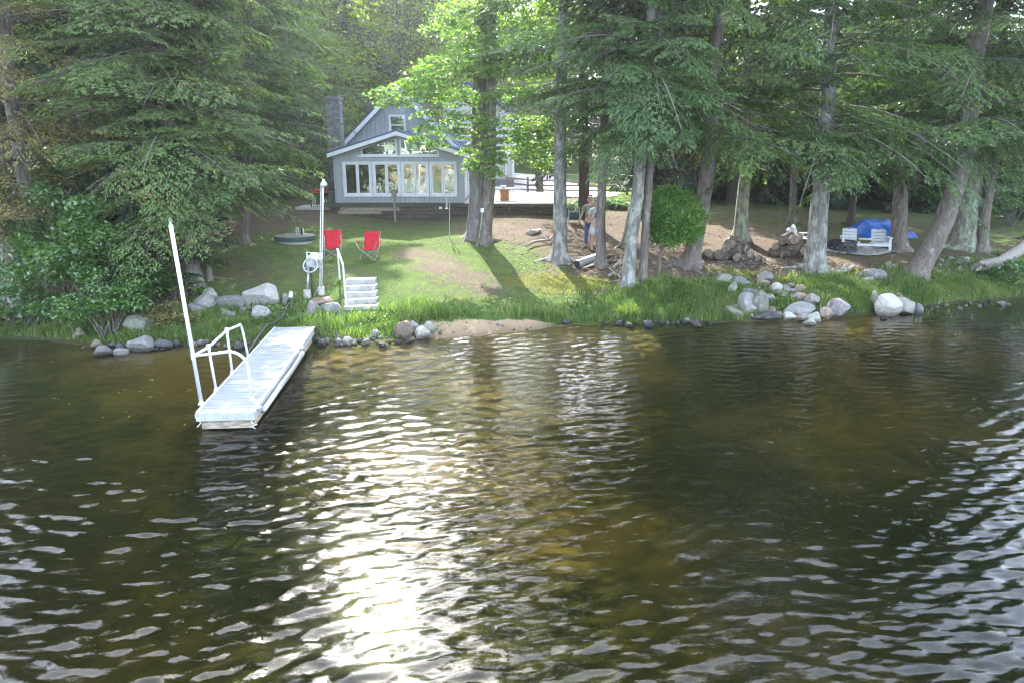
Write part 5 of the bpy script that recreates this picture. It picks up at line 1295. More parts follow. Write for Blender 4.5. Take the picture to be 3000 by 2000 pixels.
def double_seat(b, rz, label):
    """two slatted armchairs joined by a small table; local front is -y"""
    th = thing('double_seat', label, 'garden seat', b, rz, 'white wooden double seats by the fire ring')
    for s_ in (-1, 1):
        cx = s_ * .58
        for k in range(4): MB().box((cx, -.2 + k * .12, .36 - k * .02), (.56, .105, .025)).build('seat_slat', M_SEAT, th)
        for k in range(4):
            rot_ = Euler((R(-22), 0, 0)).to_matrix(); MB().box((cx, .30 + .055 * k, .42 + .125 * k), (.58, .025, .115), rot_).build('back_slat', M_SEAT, th)
        sc = [(cx + (.29 * (i / 8 * 2 - 1)), .5, .845 + .035 * abs(math.sin(i / 8 * math.pi * 2))) for i in range(9)]
        MB().prism([(cx - .29, .5, .80), (cx + .29, .5, .80)] + sc[::-1], (0, .025, 0)).build('top_slat', M_SEAT, th)
        for q_ in (-.22, .22): MB().beam((cx + q_, .31, .28), (cx + q_, .545, .86), .05, .03).build('back_brace', M_SEAT, th)
        ox = s_ * .92
        MB().box((ox, -.02, .58), (.13, .66, .028)).build('armrest', M_SEAT, th)
        MB().beam((ox, -.34, .0), (ox, -.16, .57), .10, .04, (0, 1, 0)).build('front_leg', M_SEAT, th); MB().beam((ox, .50, .0), (ox, .16, .57), .10, .04, (0, 1, 0)).build('rear_leg', M_SEAT, th)
        MB().box((s_ * .86, .06, .32), (.03, .72, .1), Euler((R(-8), 0, 0)).to_matrix()).build('side_rail', M_SEAT, th)
        ix = s_ * .27; MB().box((ix, .06, .32), (.03, .72, .1), Euler((R(-8), 0, 0)).to_matrix()).build('side_rail', M_SEAT, th)
    for k in range(4): MB().box((0, -.22 + k * .12, .5), (.56, .11, .025)).build('table_slat', M_SEAT, th)
    MB().box((0, -.29, .28), (1.8, .03, .1)).build('stretcher', M_SEAT, th)
    return th
sb = G(1985, 576); double_seat(sb, R(-14), 'white wooden double seat beside the fire ring, facing the water').scale = (.87, .87, .87)
sb = G(1846, 580); double_seat(sb, R(62), 'white double seat half hidden behind the right woodpile')
# blue tarpaulin over a heap
tb = G(2040, 548); nu, nv = 44, 26; tv = []
M_TARP = MAT('blue_tarpaulin', (.006,.12,.52), (.005,.09,.4), 4, .42, .12, spec=.5)
for j in range(nv + 1):
    for i in range(nu + 1):
        u, v = i / nu, j / nv
        x = (u - .5) * 2.55; y = (v - .5) * 1.7
        prof = 1.02 * math.exp(-((u - .28) / .2) ** 2) + .82 * math.exp(-((u - .5) / .16) ** 2) * .75 + .45 * math.exp(-((u - .75) / .2) ** 2) + .06
        edge = max(0, 1 - abs(2 * v - 1) ** 2.2) ** .6
        z = min(.68, prof * .72 + .1 * math.sin(u * 13 + 2 * v)) * edge
        fold = .055 * math.sin(u * 31 + 5 * v + 2 * math.sin(v * 7)) * (1 - edge * .7) + .03 * math.sin(u * 17 - v * 11 + 2) + .02 * math.sin(u * 43 + v * 23)
        tv.append((tb.x + x + .06 * math.sin(v * 9 + u * 4), tb.y + .7 + y + fold * 1.4, tb.z + max(.01, z + fold) - .05 * (u > .9)))
tf_ = [(j * (nu + 1) + i, j * (nu + 1) + i + 1, (j + 1) * (nu + 1) + i + 1, (j + 1) * (nu + 1) + i) for j in range(nv) for i in range(nu)]
o = MB().add(tv, tf_).build('tarpaulin', M_TARP, None, smooth=True); tag(o, 'crumpled bright blue tarpaulin draped over a heap behind the white seat', 'tarpaulin')

# conduit climbing the thinner of the twin trunks
b = G(1100, 556); tpt = at(1108, 487, b.y - .25)
cdt = thing('trunk_conduit', 'pale conduit with a small box fastened to the thinner of the twin trunks', 'conduit', b)
MB().tube([b + Vector((-.05, -.05, -.05)), at(1102, 535, b.y - .2), at(1106, 510, b.y - .25), tpt], .02, 8).build('pipe', M_GREY, cdt, b, smooth=True)
MB().box(tpt + Vector((0, -.02, .05)), (.12, .08, .14)).build('junction_box', M_WHITE_S, cdt, b, bevel=.01)

# ================================================================== logs, stones and other loose things
M_LOGE = MAT('log_end', (.26,.215,.175), (.12,.095,.075), 9, .9, .3, vary=.25)
M_LOGB = MAT('log_bark', (.14,.11,.09), (.06,.047,.04), 10, .92, .6, vary=.25)
M_DRIFT = MAT('driftwood', (.4,.37,.34), (.2,.18,.16), 9, .9, .4, (2, 2, 8))
def log(c, L, r_, rz, label, group, tilt=0, rl=0):
    th = thing('log', label, 'log', c, 0, group)
    n = 14; d = Vector((math.cos(rz) * math.cos(tilt), math.sin(rz) * math.cos(tilt), math.sin(tilt)))
    a, b_ = -d * L / 2, d * L / 2
    m = MB(); m.tube([a, a * .4, b_ * .4, b_], [r_, r_ * 1.03, r_ * .98, r_ * .96], n, caps=False, noise=.05, rn=rnd); m.build('bark', M_LOGB, th)
    for e, q in ((a, -1), (b_, 1)): 
        MB().tube([e - d * .004 * q, e + d * .006 * q], [r_ * .96, r_ * .9], n).build('cut_end', M_LOGE, th)
    return th
def pile(px_list, name, group):
    used = []
    for i, (px, py, rp, lab) in enumerate(px_list):
        b = G(px, py + rp); k = math.hypot(b.x, b.y) / FPX
        dz = 0
        # logs stacked on others sit where they show, above the pile's foot
        foot = pile_foot; Y = foot.y + rnd.uniform(-.05, .12)
        c = at(px, py, Y); r_ = rp * k
        c.z = max(c.z, T(c.x, c.y) + r_ * .8)
        log(c, rnd.uniform(.38, .46), r_, R(-90 + rnd.uniform(-85, 85)), lab, group, rnd.uniform(-.35, .5))
# left pile
pile_foot = G(1665, 598)
L1 = [(1622,586,10),(1640,588,9),(1658,584,12),(1673,590,9),(1688,588,9),(1700,591,9),(1712,592,8),(1668,572,9),(1684,576,11),(1700,574,10),(1716,578,9),(1730,590,8),(1742,593,7),(1676,560,9),(1692,562,10),(1705,562,8),(1690,552,7),(1720,590,6)]
pile([(a, b, c, 'weathered firewood round in the low woodpile at the foot of the mossy trunk') for a, b, c in L1], 'log', 'firewood in the left woodpile')
pile_foot = G(1815, 590)
L2 = [(1782,583,9),(1796,586,9),(1812,584,11),(1828,586,10),(1842,582,10),(1790,572,9),(1806,570,10),(1822,570,11),(1840,568,11),(1800,556,10),(1816,555,10),(1832,552,10),(1846,556,9),(1808,545,8),(1786,580,6)]
pile([(a, b, c, 'split log in the taller woodpile left of the stout striped hemlock') for a, b, c in L2], 'log', 'firewood in the right woodpile')
o_ = at(1822, 552, pile_foot.y - .2); log(o_, .42, .17, R(-100), 'freshly cut orange-brown log end on top of the right woodpile', None, .2)
# corrugated pipes and boards at the foot of the slim hemlock
p0, p1 = G(1325, 617), G(1372, 600); th = thing('culvert_pipe', 'grey corrugated pipe lying at the foot of the slim hemlock', 'pipe', p0)
a_, b_ = p0 + Vector((0, 0, .13)), p1 + Vector((.25, .35, .14)); n = 30; pts = [a_.lerp(b_, i / n) for i in range(n + 1)]
MB().tube(pts, [.125 + .012 * (i % 2) for i in range(n + 1)], 14, caps=False).build('corrugated_wall', M_GALV, th, p0)
MB().tube([a_ + (b_ - a_) * .01, b_], .112, 14).build('inner_wall', M_DARK, th, p0)
for k, (pa, pb, lab) in enumerate([((1330, 612), (1395, 592), 'upper bleached board lying behind the corrugated pipe'), ((1338, 622), (1400, 604), 'brown board lying in front of the corrugated pipe'), ((1300, 601), (1376, 596), 'long thin pole on the ground behind the corrugated pipe')]):
    a_, b_ = G(*pa) + Vector((0, 0, .05 + .03 * k)), G(*pb) + Vector((.1, .1, .08 + .02 * k))
    o = MB().beam(a_, b_, .12 if k < 2 else .05, .03).build('board', (M_TIML, M_CEDR, M_DRIFT)[k], None); tag(o, lab, 'board')
# roots and driftwood
def crooked(name, pxs, r0_, label, cat, m=M_DRIFT, lift=.06):
    pts = [G(*p) + Vector((0, 0, lift + rnd.uniform(-.02, .05))) for p in pxs]
    mb = MB(); n = len(pts); mb.tube(pts, [r0_ * (1 - .6 * i / n) for i in range(n)], 7, noise=.2, rn=rnd)
    for j in range(3):
        a = pts[rnd.randrange(1, n - 1)]; d = Vector((rnd.uniform(-.3, .3), rnd.uniform(-.2, .2), rnd.uniform(.05, .25))); mb.tube([a, a + d * .6, a + d], [r0_ * .5, r0_ * .35, r0_ * .12], 5)
    o = mb.build(name, m, None, smooth=True); return tag(o, label, cat)
crooked('driftwood', [(1880, 637), (1905, 632), (1930, 628), (1950, 622), (1958, 616)], .1, 'bleached root snag lying below the stout striped hemlock', 'driftwood')
crooked('exposed_root', [(1398, 640), (1408, 635), (1420, 640), (1432, 648)], .05, 'twisted bare root at the foot of the slim hemlock', 'root')
crooked('exposed_root', [(1410, 618), (1425, 606), (1450, 600)], .04, 'thin root running right from the slim hemlock', 'root')
crooked('branch', [(1208, 574), (1225, 565), (1262, 560), (1275, 545)], .05, 'grey broken branch leaning against the pale hemlock', 'branch', lift=.15)
crooked('stump', [(1215, 540), (1228, 537), (1240, 534)], .13, 'low weathered stump in the bare earth behind the pale hemlock', 'stump')
# fallen log at the right
pts = [at(2408, 520, 23.6), at(2345, 572, 23.5), at(2300, 602, 23.4), at(2262, 610, 23.6), at(2232, 616, 23.8)]
fl = thing('fallen_log', 'weathered fallen trunk resting on the rock pile at the right edge', 'log', pts[-1])
m = MB(); m.tube(pts, [.15, .17, .19, .2, .1], 10, noise=.08, rn=rnd)
m.build('trunk', M_DRIFT, fl, pts[-1], smooth=True)
for k in range(6):
    a = pts[-2]; d = Vector((rnd.uniform(-.7, -.1), rnd.uniform(-.5, .5), rnd.uniform(-.25, .35))); MB().tube([a, a + d * .6, a + d], [.09, .06, .02], 6).build('broken_root', M_DRIFT, fl, pts[-1])

# ------------------------------------------------------------------ boulders and stones
def rockmat(name, c1, c2, vein):
    t = NT(name); v = t.coord('Object'); f = t.noise(2.6, 8, v, .68); g_ = t.noise(16, 5, v, .7); oi = t.n('ShaderNodeObjectInfo').outputs['Random']
    col = t.ramp(t.math('ADD', t.math('MULTIPLY', f, .7), t.math('MULTIPLY', g_, .3)), [(.32, c2), (.5, c1), (.68, vein)])
    hs = t.n('ShaderNodeHueSaturation'); t.l(col, hs.inputs['Color']); t.l(t.math('ADD', t.math('MULTIPLY', oi, .5), .6), hs.inputs['Value'])
    vo = t.n('ShaderNodeTexVoronoi', feature='DISTANCE_TO_EDGE'); vo.inputs['Scale'].default_value = 1.1; t.l(v, vo.inputs['Vector'])
    ck = t.ramp(vo.outputs['Distance'], [(.0, (.4,.38,.36)), (.025, (1,1,1))])
    li = t.ramp(t.noise(4.5, 6, v, .7, .4), [(.56, (0,0,0)), (.62, (1,1,1))])
    c3 = t.mix(t.math('MULTIPLY', li, .45), hs.outputs[0], (.33,.36,.27)); c3 = t.mix(.7, c3, ck, 'MULTIPLY')
    sz = t.n('ShaderNodeSeparateXYZ'); t.l(t.n('ShaderNodeNewGeometry').outputs['Position'], sz.inputs[0])
    wt_ = t.n('ShaderNodeMapRange'); wt_.inputs['From Min'].default_value = .13; wt_.inputs['From Max'].default_value = .07; t.l(sz.outputs['Z'], wt_.inputs[0])
    c3 = t.mix(t.math('MULTIPLY', wt_.outputs[0], .75), c3, (.35,.33,.28), 'MULTIPLY')
    t.pbsdf(c3, .85, t.bump(t.math('ADD', f, t.math('MULTIPLY', g_, .4)), .55, .06), 0, .2); return t.m
RK_G = rockmat('grey_granite', (.24,.24,.235), (.13,.13,.13), (.34,.34,.325))
RK_W = rockmat('white_boulder', (.4,.385,.36), (.27,.26,.24), (.5,.485,.46))
RK_B = rockmat('brownish_stone', (.27,.21,.165), (.15,.115,.09), (.38,.31,.26))
RK_D = rockmat('dark_wet_stone', (.085,.085,.09), (.045,.045,.048), (.13,.13,.13))
RK_L = rockmat('lichened_granite', (.26,.27,.23), (.15,.155,.14), (.37,.385,.32))
RK_P = rockmat('purple_grey_stone', (.215,.195,.205), (.12,.11,.12), (.31,.285,.29))
import bmesh as _b2
def rock_mesh(seed, sub=3):
    r = np.random.default_rng(seed); bm = _b2.new(); _b2.ops.create_icosphere(bm, subdivisions=sub, radius=1)
    dirs = norm(r.normal(0, 1, (13, 3))); cut = r.uniform(.55, .9, 13); ph = r.uniform(0, 6.28, 6); fr_ = r.uniform(1.2, 5.5, (6, 3))
    for v in bm.verts:
        p = np.array(v.co); 
        for d_, c_ in zip(dirs, cut):
            e = p @ d_
            if e > c_: p = p - d_ * (e - c_) * .96
        p = p * (1 + .035 * sum(math.sin(fr_[i] @ p + ph[i]) for i in range(6)) / 1.6)
        v.co = p
    bm.normal_update()
    for e in bm.edges:
        if len(e.link_faces) == 2 and e.calc_face_angle() > .42: e.smooth = False
    me = bpy.data.meshes.new('rock'); bm.to_mesh(me); bm.free()
    for p in me.polygons: p.use_smooth = True
    return me
RMS = [rock_mesh(400 + i) for i in range(9)]; RSM = [rock_mesh(500 + i, 2) for i in range(7)]
RCOPY = {}
def rock(px, py, wpx, hpx, m, label, name='boulder', cat='boulder', group=None, small=False, rz=None, sink=.45, base=None):
    """px, py: middle of the stone as seen; size in picture pixels"""
    b = base or G(px, py + hpx * .45); k = math.hypot(b.x, b.y) / FPX
    src = (RSM if small else RMS); me = src[rnd.randrange(len(src))]
    key = (me.name, m.name)
    if key not in RCOPY: c = me.copy(); c.materials.clear(); c.materials.append(m); RCOPY[key] = c
    o = bpy.data.objects.new(name, RCOPY[key]); COL.objects.link(o)
    o.scale = (wpx * k * .56, (wpx + hpx) * .5 * k * .52, hpx * k * .62); o.rotation_euler = (rnd.uniform(-.15, .15), rnd.uniform(-.15, .15), rnd.choice((0, math.pi)) + rnd.uniform(-.4, .4) if rz is None else rz)
    o.location = (b.x, b.y + hpx * k * .25, max(b.z, -.05) + hpx * k * .5 * (1 - sink))
    return tag(o, label, cat, group)
B = [
 (600,678,80,52,RK_W,'huge pale boulder, the largest white one on the bank left of the dock'),
 (523,695,60,36,RK_G,'long flat-topped grey boulder left of the huge pale boulder'),
 (475,682,42,36,RK_L,'greenish lichened boulder beside the tall dock pole'),
 (470,700,52,34,RK_G,'blue-grey boulder low behind the tall dock pole'),
 (560,690,34,24,RK_L,'small lichened boulder wedged between the flat-topped and the huge pale boulder'),
 (450,712,46,32,RK_G,'dark blue-grey slab just right of the tall dock pole'),
 (520,722,38,26,RK_W,'pale angular stone below the flat-topped grey boulder'),
 (596,722,46,32,RK_G,'bluish stone half sunk in weeds below the huge pale boulder'),
 (655,690,20,26,RK_P,'upright purplish stone right of the huge pale boulder'),
 (718,711,38,42,RK_P,'squarish purple-grey boulder below the winch wheel'),
 (758,709,42,32,RK_G,'rounded grey boulder with a dark cap left of the concrete steps'),
 (735,692,60,14,RK_B,'long flat brown slab behind the two rounded boulders by the steps'),
 (320,742,78,36,RK_L,'wide lichened boulder in the weeds left of the tall dock pole'),
 (322,788,56,36,RK_G,'broad grey rock at the waterline below the lichened boulder'),
 (374,790,46,18,RK_D,'flat dark rock lying in the water right of the broad grey rock'),
 (232,803,44,22,RK_P,'purplish rounded stone in the shallow water at the left'),
 (276,804,32,18,RK_G,'grey stone in the shallow water right of the purplish one'),
 (178,770,30,24,RK_B,'brown stone under the alder shrub at the left waterline'),
 (925,756,40,44,RK_B,'tall brown boulder at the end of the stone edging right of the dock'),
 (968,763,38,34,RK_W,'pale split boulder next to the tall brown boulder'),
 (950,748,26,24,RK_G,'grey boulder behind the pale split boulder'),
 (985,752,24,30,RK_L,'grey-green boulder leaning on the pale split boulder at the sandy beach'),
 (798,781,26,20,RK_W,'white stone at the water, biggest of the edging right of the dock'),
 (862,765,24,16,RK_P,'purplish edging stone in the middle of the row right of the dock'),
 (1663,642,50,26,RK_L,'broad greenish boulder at the top left of the right rock heap'),
 (1698,650,50,26,RK_G,'grey tilted boulder right of the broad greenish one'),
 (1682,665,20,34,RK_L,'upright narrow pale stone in the ferns of the right rock heap'),
 (1755,636,38,20,RK_G,'grey flat boulder topping the right rock heap'),
 (1752,646,32,14,RK_B,'tan flat stone under the grey flat boulder'),
 (1722,676,40,30,RK_G,'blue-grey boulder in the middle of the right rock heap'),
 (1718,700,48,46,RK_G,'large rounded grey boulder in the right rock heap near the water'),
 (1745,700,38,56,RK_L,'tall leaning grey boulder right of the large rounded one'),
 (1683,715,44,24,RK_W,'wide pale stone at the water at the left of the right rock heap'),
 (1760,727,60,18,RK_D,'long dark flat slab at the waterline of the right rock heap'),
 (1788,660,30,22,RK_W,'pale blocky stone at the upper right of the right rock heap'),
 (1796,675,32,18,RK_B,'pinkish flat stone below the pale blocky stone'),
 (1868,688,32,30,RK_W,'rounded pale boulder at the right of the right rock heap'),
 (1838,712,68,30,RK_G,'big slanting grey slab at the right of the rock heap'),
 (1840,680,30,18,RK_B,'tan stone above the big slanting slab'),
 (1812,727,30,18,RK_W,'small white block at the water below the slanting slab'),
 (1850,728,36,18,RK_W,'white boulder in the water right of the small white block'),
 (1862,737,28,18,RK_W,'outermost white boulder standing in the water'),
 (1900,720,36,24,RK_B,'brown mottled boulder at the water before the dark round one'),
 (1928,710,44,38,RK_P,'dark round boulder in the grass near the water'),
 (2046,701,50,52,RK_W,'biggest cream boulder at the water below the leaning hemlock'),
 (2084,702,42,40,RK_W,'second cream boulder, flat-topped, right of the biggest one'),
 (2112,708,20,24,RK_G,'small grey boulder ending the cream row on the right'),
 (2014,694,24,46,RK_L,'narrow upright pale slab left of the biggest cream boulder'),
 (2062,682,20,16,RK_B,'reddish stone peeping between the two cream boulders'),
 (2008,632,46,26,RK_P,'smooth grey-mauve boulder on the bank left of the leaning hemlock'),
 (1995,645,28,16,RK_G,'small grey boulder under the grey-mauve boulder'),
 (1965,710,16,12,RK_D,'lone dark stone at the water left of the narrow upright slab'),
 (2030,728,16,12,RK_D,'dark stone standing out of the water before the cream boulders'),
]
for px, py, w_, h_, m, lab in B: rock(px, py, w_, h_ * 1.08, m, lab, sink=.32)
def stones(spots, label, group, mats, w=(9, 20), jitter=(0, 0), sink=.3):
    for px, py in spots:
        if py == 0: py = 788 - max(0, px - 850) * .12 - abs(rnd.gauss(0, 9))
        ww = rnd.uniform(*w) * rnd.choice((.6, .8, 1, 1, 1.25)); rock(px + rnd.uniform(-3, 3), py + rnd.uniform(-2, 2), ww, ww * rnd.uniform(.5, .85), rnd.choice(mats), label, 'stone', 'stone', group, True, rz=rnd.uniform(0, 6), sink=sink)
stones([(rnd.uniform(715, 985), 0) for i in range(44)], 'small rounded stone in the edging along the water right of the dock', 'edging stones right of the dock', [RK_G, RK_B, RK_W, RK_P, RK_L], (9, 19))
stones([(725 + i * 17 + rnd.uniform(-8, 8), 784 - max(0, i - 9) * 1.2 + rnd.uniform(-3, 3)) for i in range(13)], 'dark wet stone at the waterline right of the dock', 'wet stones right of the dock', [RK_D, RK_D, RK_P], (12, 24))
stones([(rnd.uniform(460, 660), rnd.uniform(700, 750)) for i in range(34)], 'small stone scattered among weeds below the pale boulders', 'scattered stones left of the steps', [RK_G, RK_B, RK_P], (8, 20))
stones([(190 + i * 14, 796 + 5 * math.sin(i * 2.1)) for i in range(15)] + [(400 + i * 15, 789 + 3 * math.sin(i)) for i in range(12)], 'wet stone along the waterline left of the dock', 'waterline stones left of the dock', [RK_D, RK_D, RK_G, RK_B], (10, 24))
stones([(1300 + 350 * rnd.random(), rnd.uniform(735, 742)) for i in range(22)], 'dark stone under the tall shore grass left of the right rock heap', 'dark stones under the shore grass', [RK_D, RK_D, RK_P], (10, 22))
stones([(rnd.uniform(1650, 1900), rnd.uniform(650, 730)) for i in range(40)], 'small stone filling gaps in the right rock heap', 'filler stones of the right rock heap', [RK_G, RK_B, RK_W, RK_L], (12, 28))
stones([(rnd.uniform(2142, 2240), rnd.uniform(592, 630)) for i in range(60)], 'fist-sized stone in the rubble heap right of the leaning hemlock', 'rubble heap stones', [RK_G, RK_B, RK_B, RK_W, RK_L], (8, 18))
stones([(rnd.uniform(2040, 2078), rnd.uniform(603, 636)) for i in range(16)], 'small pale stone stacked left of the leaning hemlock foot', 'stones stacked left of the leaning trunk', [RK_W, RK_L, RK_B], (8, 16))
stones([(2130 + i * 11, 706 - i * .7 + rnd.uniform(-5, 3)) for i in range(20)], 'pebble on the narrow strand at the right shore', 'strand pebbles at the right', [RK_G, RK_B, RK_D, RK_W], (6, 13))
stones([(rnd.uniform(1000, 1260), rnd.uniform(738, 762)) for i in range(14)], 'pebble on the small sandy beach', 'beach pebbles', [RK_B, RK_G], (4, 9), sink=.5)
for px, py, lab in [(1201, 768, 'a'),]: pass
o = MB().lathe([(.0, .05), (.04, .045), (.045, 0), (.03, -.03)], 10, G(1011, 768) + Vector((0, 0, .03)), cap=False).build('float_ball', M_TEAL, None, smooth=True); tag(o, 'small green-white float lying at the edge of the sandy beach', 'float')
# landscaping stones, hostas and the bed at the end of the timber wall
stones([(1285 + i * 11, 470 + 4 * math.sin(i * 1.3) + rnd.uniform(-2, 8)) for i in range(14)], 'dark flat stone in the edging of the planting bed at the wall end', 'planting bed stones', [RK_D, RK_P, RK_G], (12, 22))
for px, py, lab in [(1400, 478, 'blue-grey hosta clump, widest in the planting bed'), (1428, 480, 'hosta clump at the right end of the planting bed'), (1300, 485, 'small green hosta clump beside the hose reel')]:
    b = G(px, py); r = np.random.default_rng(px); n = 220
    C = np.array(b) + np.c_[np.clip(r.normal(0, .22, n), -.45, .45), np.clip(r.normal(0, .18, n), -.36, .36), np.clip(r.normal(.16, .1, n), 0, .35)]
    q = QB(); q.quads(leaves_np(C, .2, r, OVAL, .5, .8)); o = link('hosta', q.mesh('hosta', (0, 0, 0)), L_HOST); tag(o, lab, 'plant', 'hostas in the planting bed')

# ------------------------------------------------------------------ grass
def blades(name, label, X_, Y_, Zb, h, w, m, lean=.35, seg2=True, seed=0):
    r = np.random.default_rng(seed); n = len(X_); az = r.uniform(0, 6.28, n); d = np.c_[np.cos(az), np.sin(az), np.zeros(n)]
    base = np.c_[X_, Y_, Zb - .01]; s = norm(np.cross(d, [0, 0, 1.0]) + r.normal(0, .4, (n, 3)) * [1, 1, 0]); h = h[:, None]; w = np.asarray(w).reshape(-1, 1) if hasattr(w, '__len__') else np.full((n, 1), w)
    l = (r.random((n, 1)) * lean + .05) * h
    midp = base + d * l * .35 + np.c_[np.zeros((n, 2)), h * .6]; tip = base + d * l * 1.2 + np.c_[np.zeros((n, 2)), h * r.uniform(.8, 1, (n, 1))]
    Q = np.stack([base - s * w, base + s * w, midp + s * w * .8, midp - s * w * .8], 1)
    T_ = np.stack([midp - s * w * .8, midp + s * w * .8, tip, tip], 1) if seg2 else None
    V = np.concatenate([Q.reshape(-1, 3), np.stack([midp - s * w * .8, midp + s * w * .8, tip], 1).reshape(-1, 3)])
    me = bpy.data.meshes.new(name)
    V2 = np.concatenate([base - s * w, base + s * w, midp + s * w * .8, midp - s * w * .8, tip])
    i = np.arange(n); F1 = np.c_[i, i + n, i + 2 * n, i + 3 * n]; F2 = np.c_[i + 3 * n, i + 2 * n, i + 4 * n]
    me.vertices.add(5 * n); me.vertices.foreach_set('co', V2.astype(np.float32).ravel())
    me.loops.add(7 * n); me.loops.foreach_set('vertex_index', np.r_[F1.ravel(), F2.ravel()].astype(np.int32))
    me.polygons.add(2 * n); me.polygons.foreach_set('loop_start', np.r_[np.arange(n) * 4, 4 * n + np.arange(n) * 3].astype(np.int32)); me.polygons.foreach_set('loop_total', np.r_[np.full(n, 4), np.full(n, 3)].astype(np.int32))
    me.update(calc_edges=True); o = link(name, me, m); tag(o, label, 'grass', kind='stuff'); return o
gr = np.random.default_rng(21)
def ginterp(arr, x, y):
    i = np.clip(np.searchsorted(gx, x) - 1, 0, len(gx) - 2); j = np.clip(np.searchsorted(gy, y) - 1, 0, len(gy) - 2); return arr[j, i]
def scatter(n, x0, x1, y0, y1, cond):
    x = gr.uniform(x0, x1, n); y = gr.uniform(y0, y1, n); k = cond(x, y); x, y = x[k], y[k]; return x, y, Tn(x, y)
bx, by, bz = scatter(170000, -12, 6, 17, 30, lambda x, y: gr.random(len(x)) < np.clip((ginterp(GRASS, x, y) - .3) * 1.5, 0.02, 1) * (ginterp(SAND, x, y) < .3))
k = (bz > .1); bx, by, bz = bx[k], by[k], bz[k]
blades('lawn_grass', 'short patchy grass of the lawn', bx, by, bz, gr.uniform(.02, .05, len(bx)), .0065, L_GRS, .8, seed=1)
bx, by, bz = scatter(50000, -14, 14, 30, 46, lambda x, y: gr.random(len(x)) < np.clip(ginterp(GRASS, x, y) - .3, 0, 1))
blades('far_lawn_grass', 'grass of the lawn behind the patio and round the fence', bx, by, bz, gr.uniform(.04, .1, len(bx)), .012, L_GRS, .8, seed=2)
# tall growth along the shore: dense by distance from the water
def tall(name, label, regions, hmin, hmax, w, m, lean, seed):
    xs, ys = [], []
    for (px, py, rx, ry, n) in regions:
        c = G(px, py); xs.append(gr.normal(c.x, rx, n)); ys.append(gr.normal(c.y, ry, n))
    x = np.concatenate(xs); y = np.concatenate(ys); z = Tn(x, y); k = (z > .03) & (ginterp(SAND, x, y) < .35); x, y, z = x[k], y[k], z[k]
    f = np.sin(x * 2.1 + np.sin(y * 2)) * .25 + .2 * np.sin(x * 5.3 + 3 * np.sin(y * 3)) + .8
    return blades(name, label, x, y, z, gr.uniform(hmin, hmax, len(x)) * f, w, m, lean, seed=seed)
tall('shore_grass', 'tall bright grass hanging over the waterline along the bank', [(1260,738,.6,.25,1500),(1330,735,.7,.3,2600),(1400,733,.7,.3,3000),(1470,725,.7,.4,3600),(1540,715,.8,.5,4600),(1600,705,.8,.5,5200),(1640,690,.6,.5,1300),(1960,700,.6,.5,4200),(1980,672,.6,.4,2600),(2000,690,.5,.4,2600),
     (2130,680,.7,.5,4200),(2190,672,.7,.5,4200),(2260,660,.8,.6,4600),(2330,655,.8,.6,4600),(1890,665,.4,.3,1000),(1915,680,.4,.3,1000),
     (545,765,.8,.3,4200),(480,772,.6,.3,3000),(620,762,.5,.3,2200),(660,755,.4,.25,1200),(430,775,.5,.3,1800),(780,768,.5,.25,1400),(880,752,.5,.25,1600),(1030,742,.5,.2,1500),(310,780,.8,.3,2200),(120,768,1.2,.4,3000)], .14, .42, .008, L_TALL, .6, 3)
tall('fern_growth', 'soft ferny weeds on the bank between the stones', [(1520,690,1.0,.5,4200),(1600,675,.8,.4,3600),(1650,695,.5,.4,1200),(1700,690,.4,.2,500),(1770,705,.4,.25,1300),(1790,690,.4,.2,700),(1930,665,.7,.4,3000),(2080,668,.8,.4,3000),(2150,650,.8,.4,2600),(2300,635,1,.5,3000),
     (500,740,.9,.4,2600),(420,735,.7,.4,2400),(590,745,.7,.3,2000),(690,745,.5,.3,1400),(900,735,.6,.25,1200),(1000,722,.8,.3,1400),(200,760,1.2,.5,3000),(80,765,1.2,.5,3000),(640,700,.4,.3,700)], .12, .34, .014, L_TALL, .9, 4)
C = []
for (px, py, rx, ry, n) in [(1480,700,1.2,.6,700),(1560,690,1.2,.6,900),(1640,670,.9,.5,700),(1720,700,.8,.4,400),(1920,675,1.0,.5,700),(2100,665,1.0,.5,800),(2200,655,1.2,.6,900),(2320,640,1.2,.7,1200),(500,750,1.4,.5,900),(400,750,.9,.5,800),(620,740,1.0,.4,600),(900,745,1.0,.3,500),(1330,715,1.2,.4,600),(200,765,1.4,.5,900),(700,742,.6,.3,300)]:
    c = G(px, py); x = gr.normal(c.x, rx, n); y = gr.normal(c.y, ry, n); z = Tn(x, y); k = z > .05
    C.append(np.c_[x, y, z + gr.random(n) ** 1.3 * .3 * (.6 + .5 * np.sin(x * 2.7 + y))][k])
q = QB(); q.quads(leaves_np(np.concatenate(C), .07, gr, OVAL, .5, .7)); o = link('bank_weeds', q.mesh('bank_weeds', (0, 0, 0)), L_TALL); tag(o, 'small leafy weeds growing along the bank', 'weeds', kind='stuff')
# reeds out of the water at the right
x = gr.uniform(10.5, 15.5, 60); y = gr.uniform(17.5, 20.5, 60); blades('water_reeds', 'sparse thin reed tips standing out of the water at the right', x, y, np.zeros(60), gr.uniform(.08, .2, 60), .006, L_TALL, .3, seed=6)
n = 45; C = np.array([np.array(atz(px, py, .03)) for px, py in zip(gr.uniform(100, 470, n), gr.uniform(815, 985, n))]); q = QB(); q.quads(leaves_np(C, .05, gr, OVAL, .15, .02))
o = link('floating_leaves', q.mesh('floating_leaves', (0, 0, 0)), LEAF('fallen_leaves', [(.2, (.12,.12,.03)), (.6, (.25,.22,.06)), (.95, (.42,.36,.14))], (1, 1, .7), .2)); tag(o, 'small yellowish leaves floating left of the dock', 'leaves', kind='stuff')
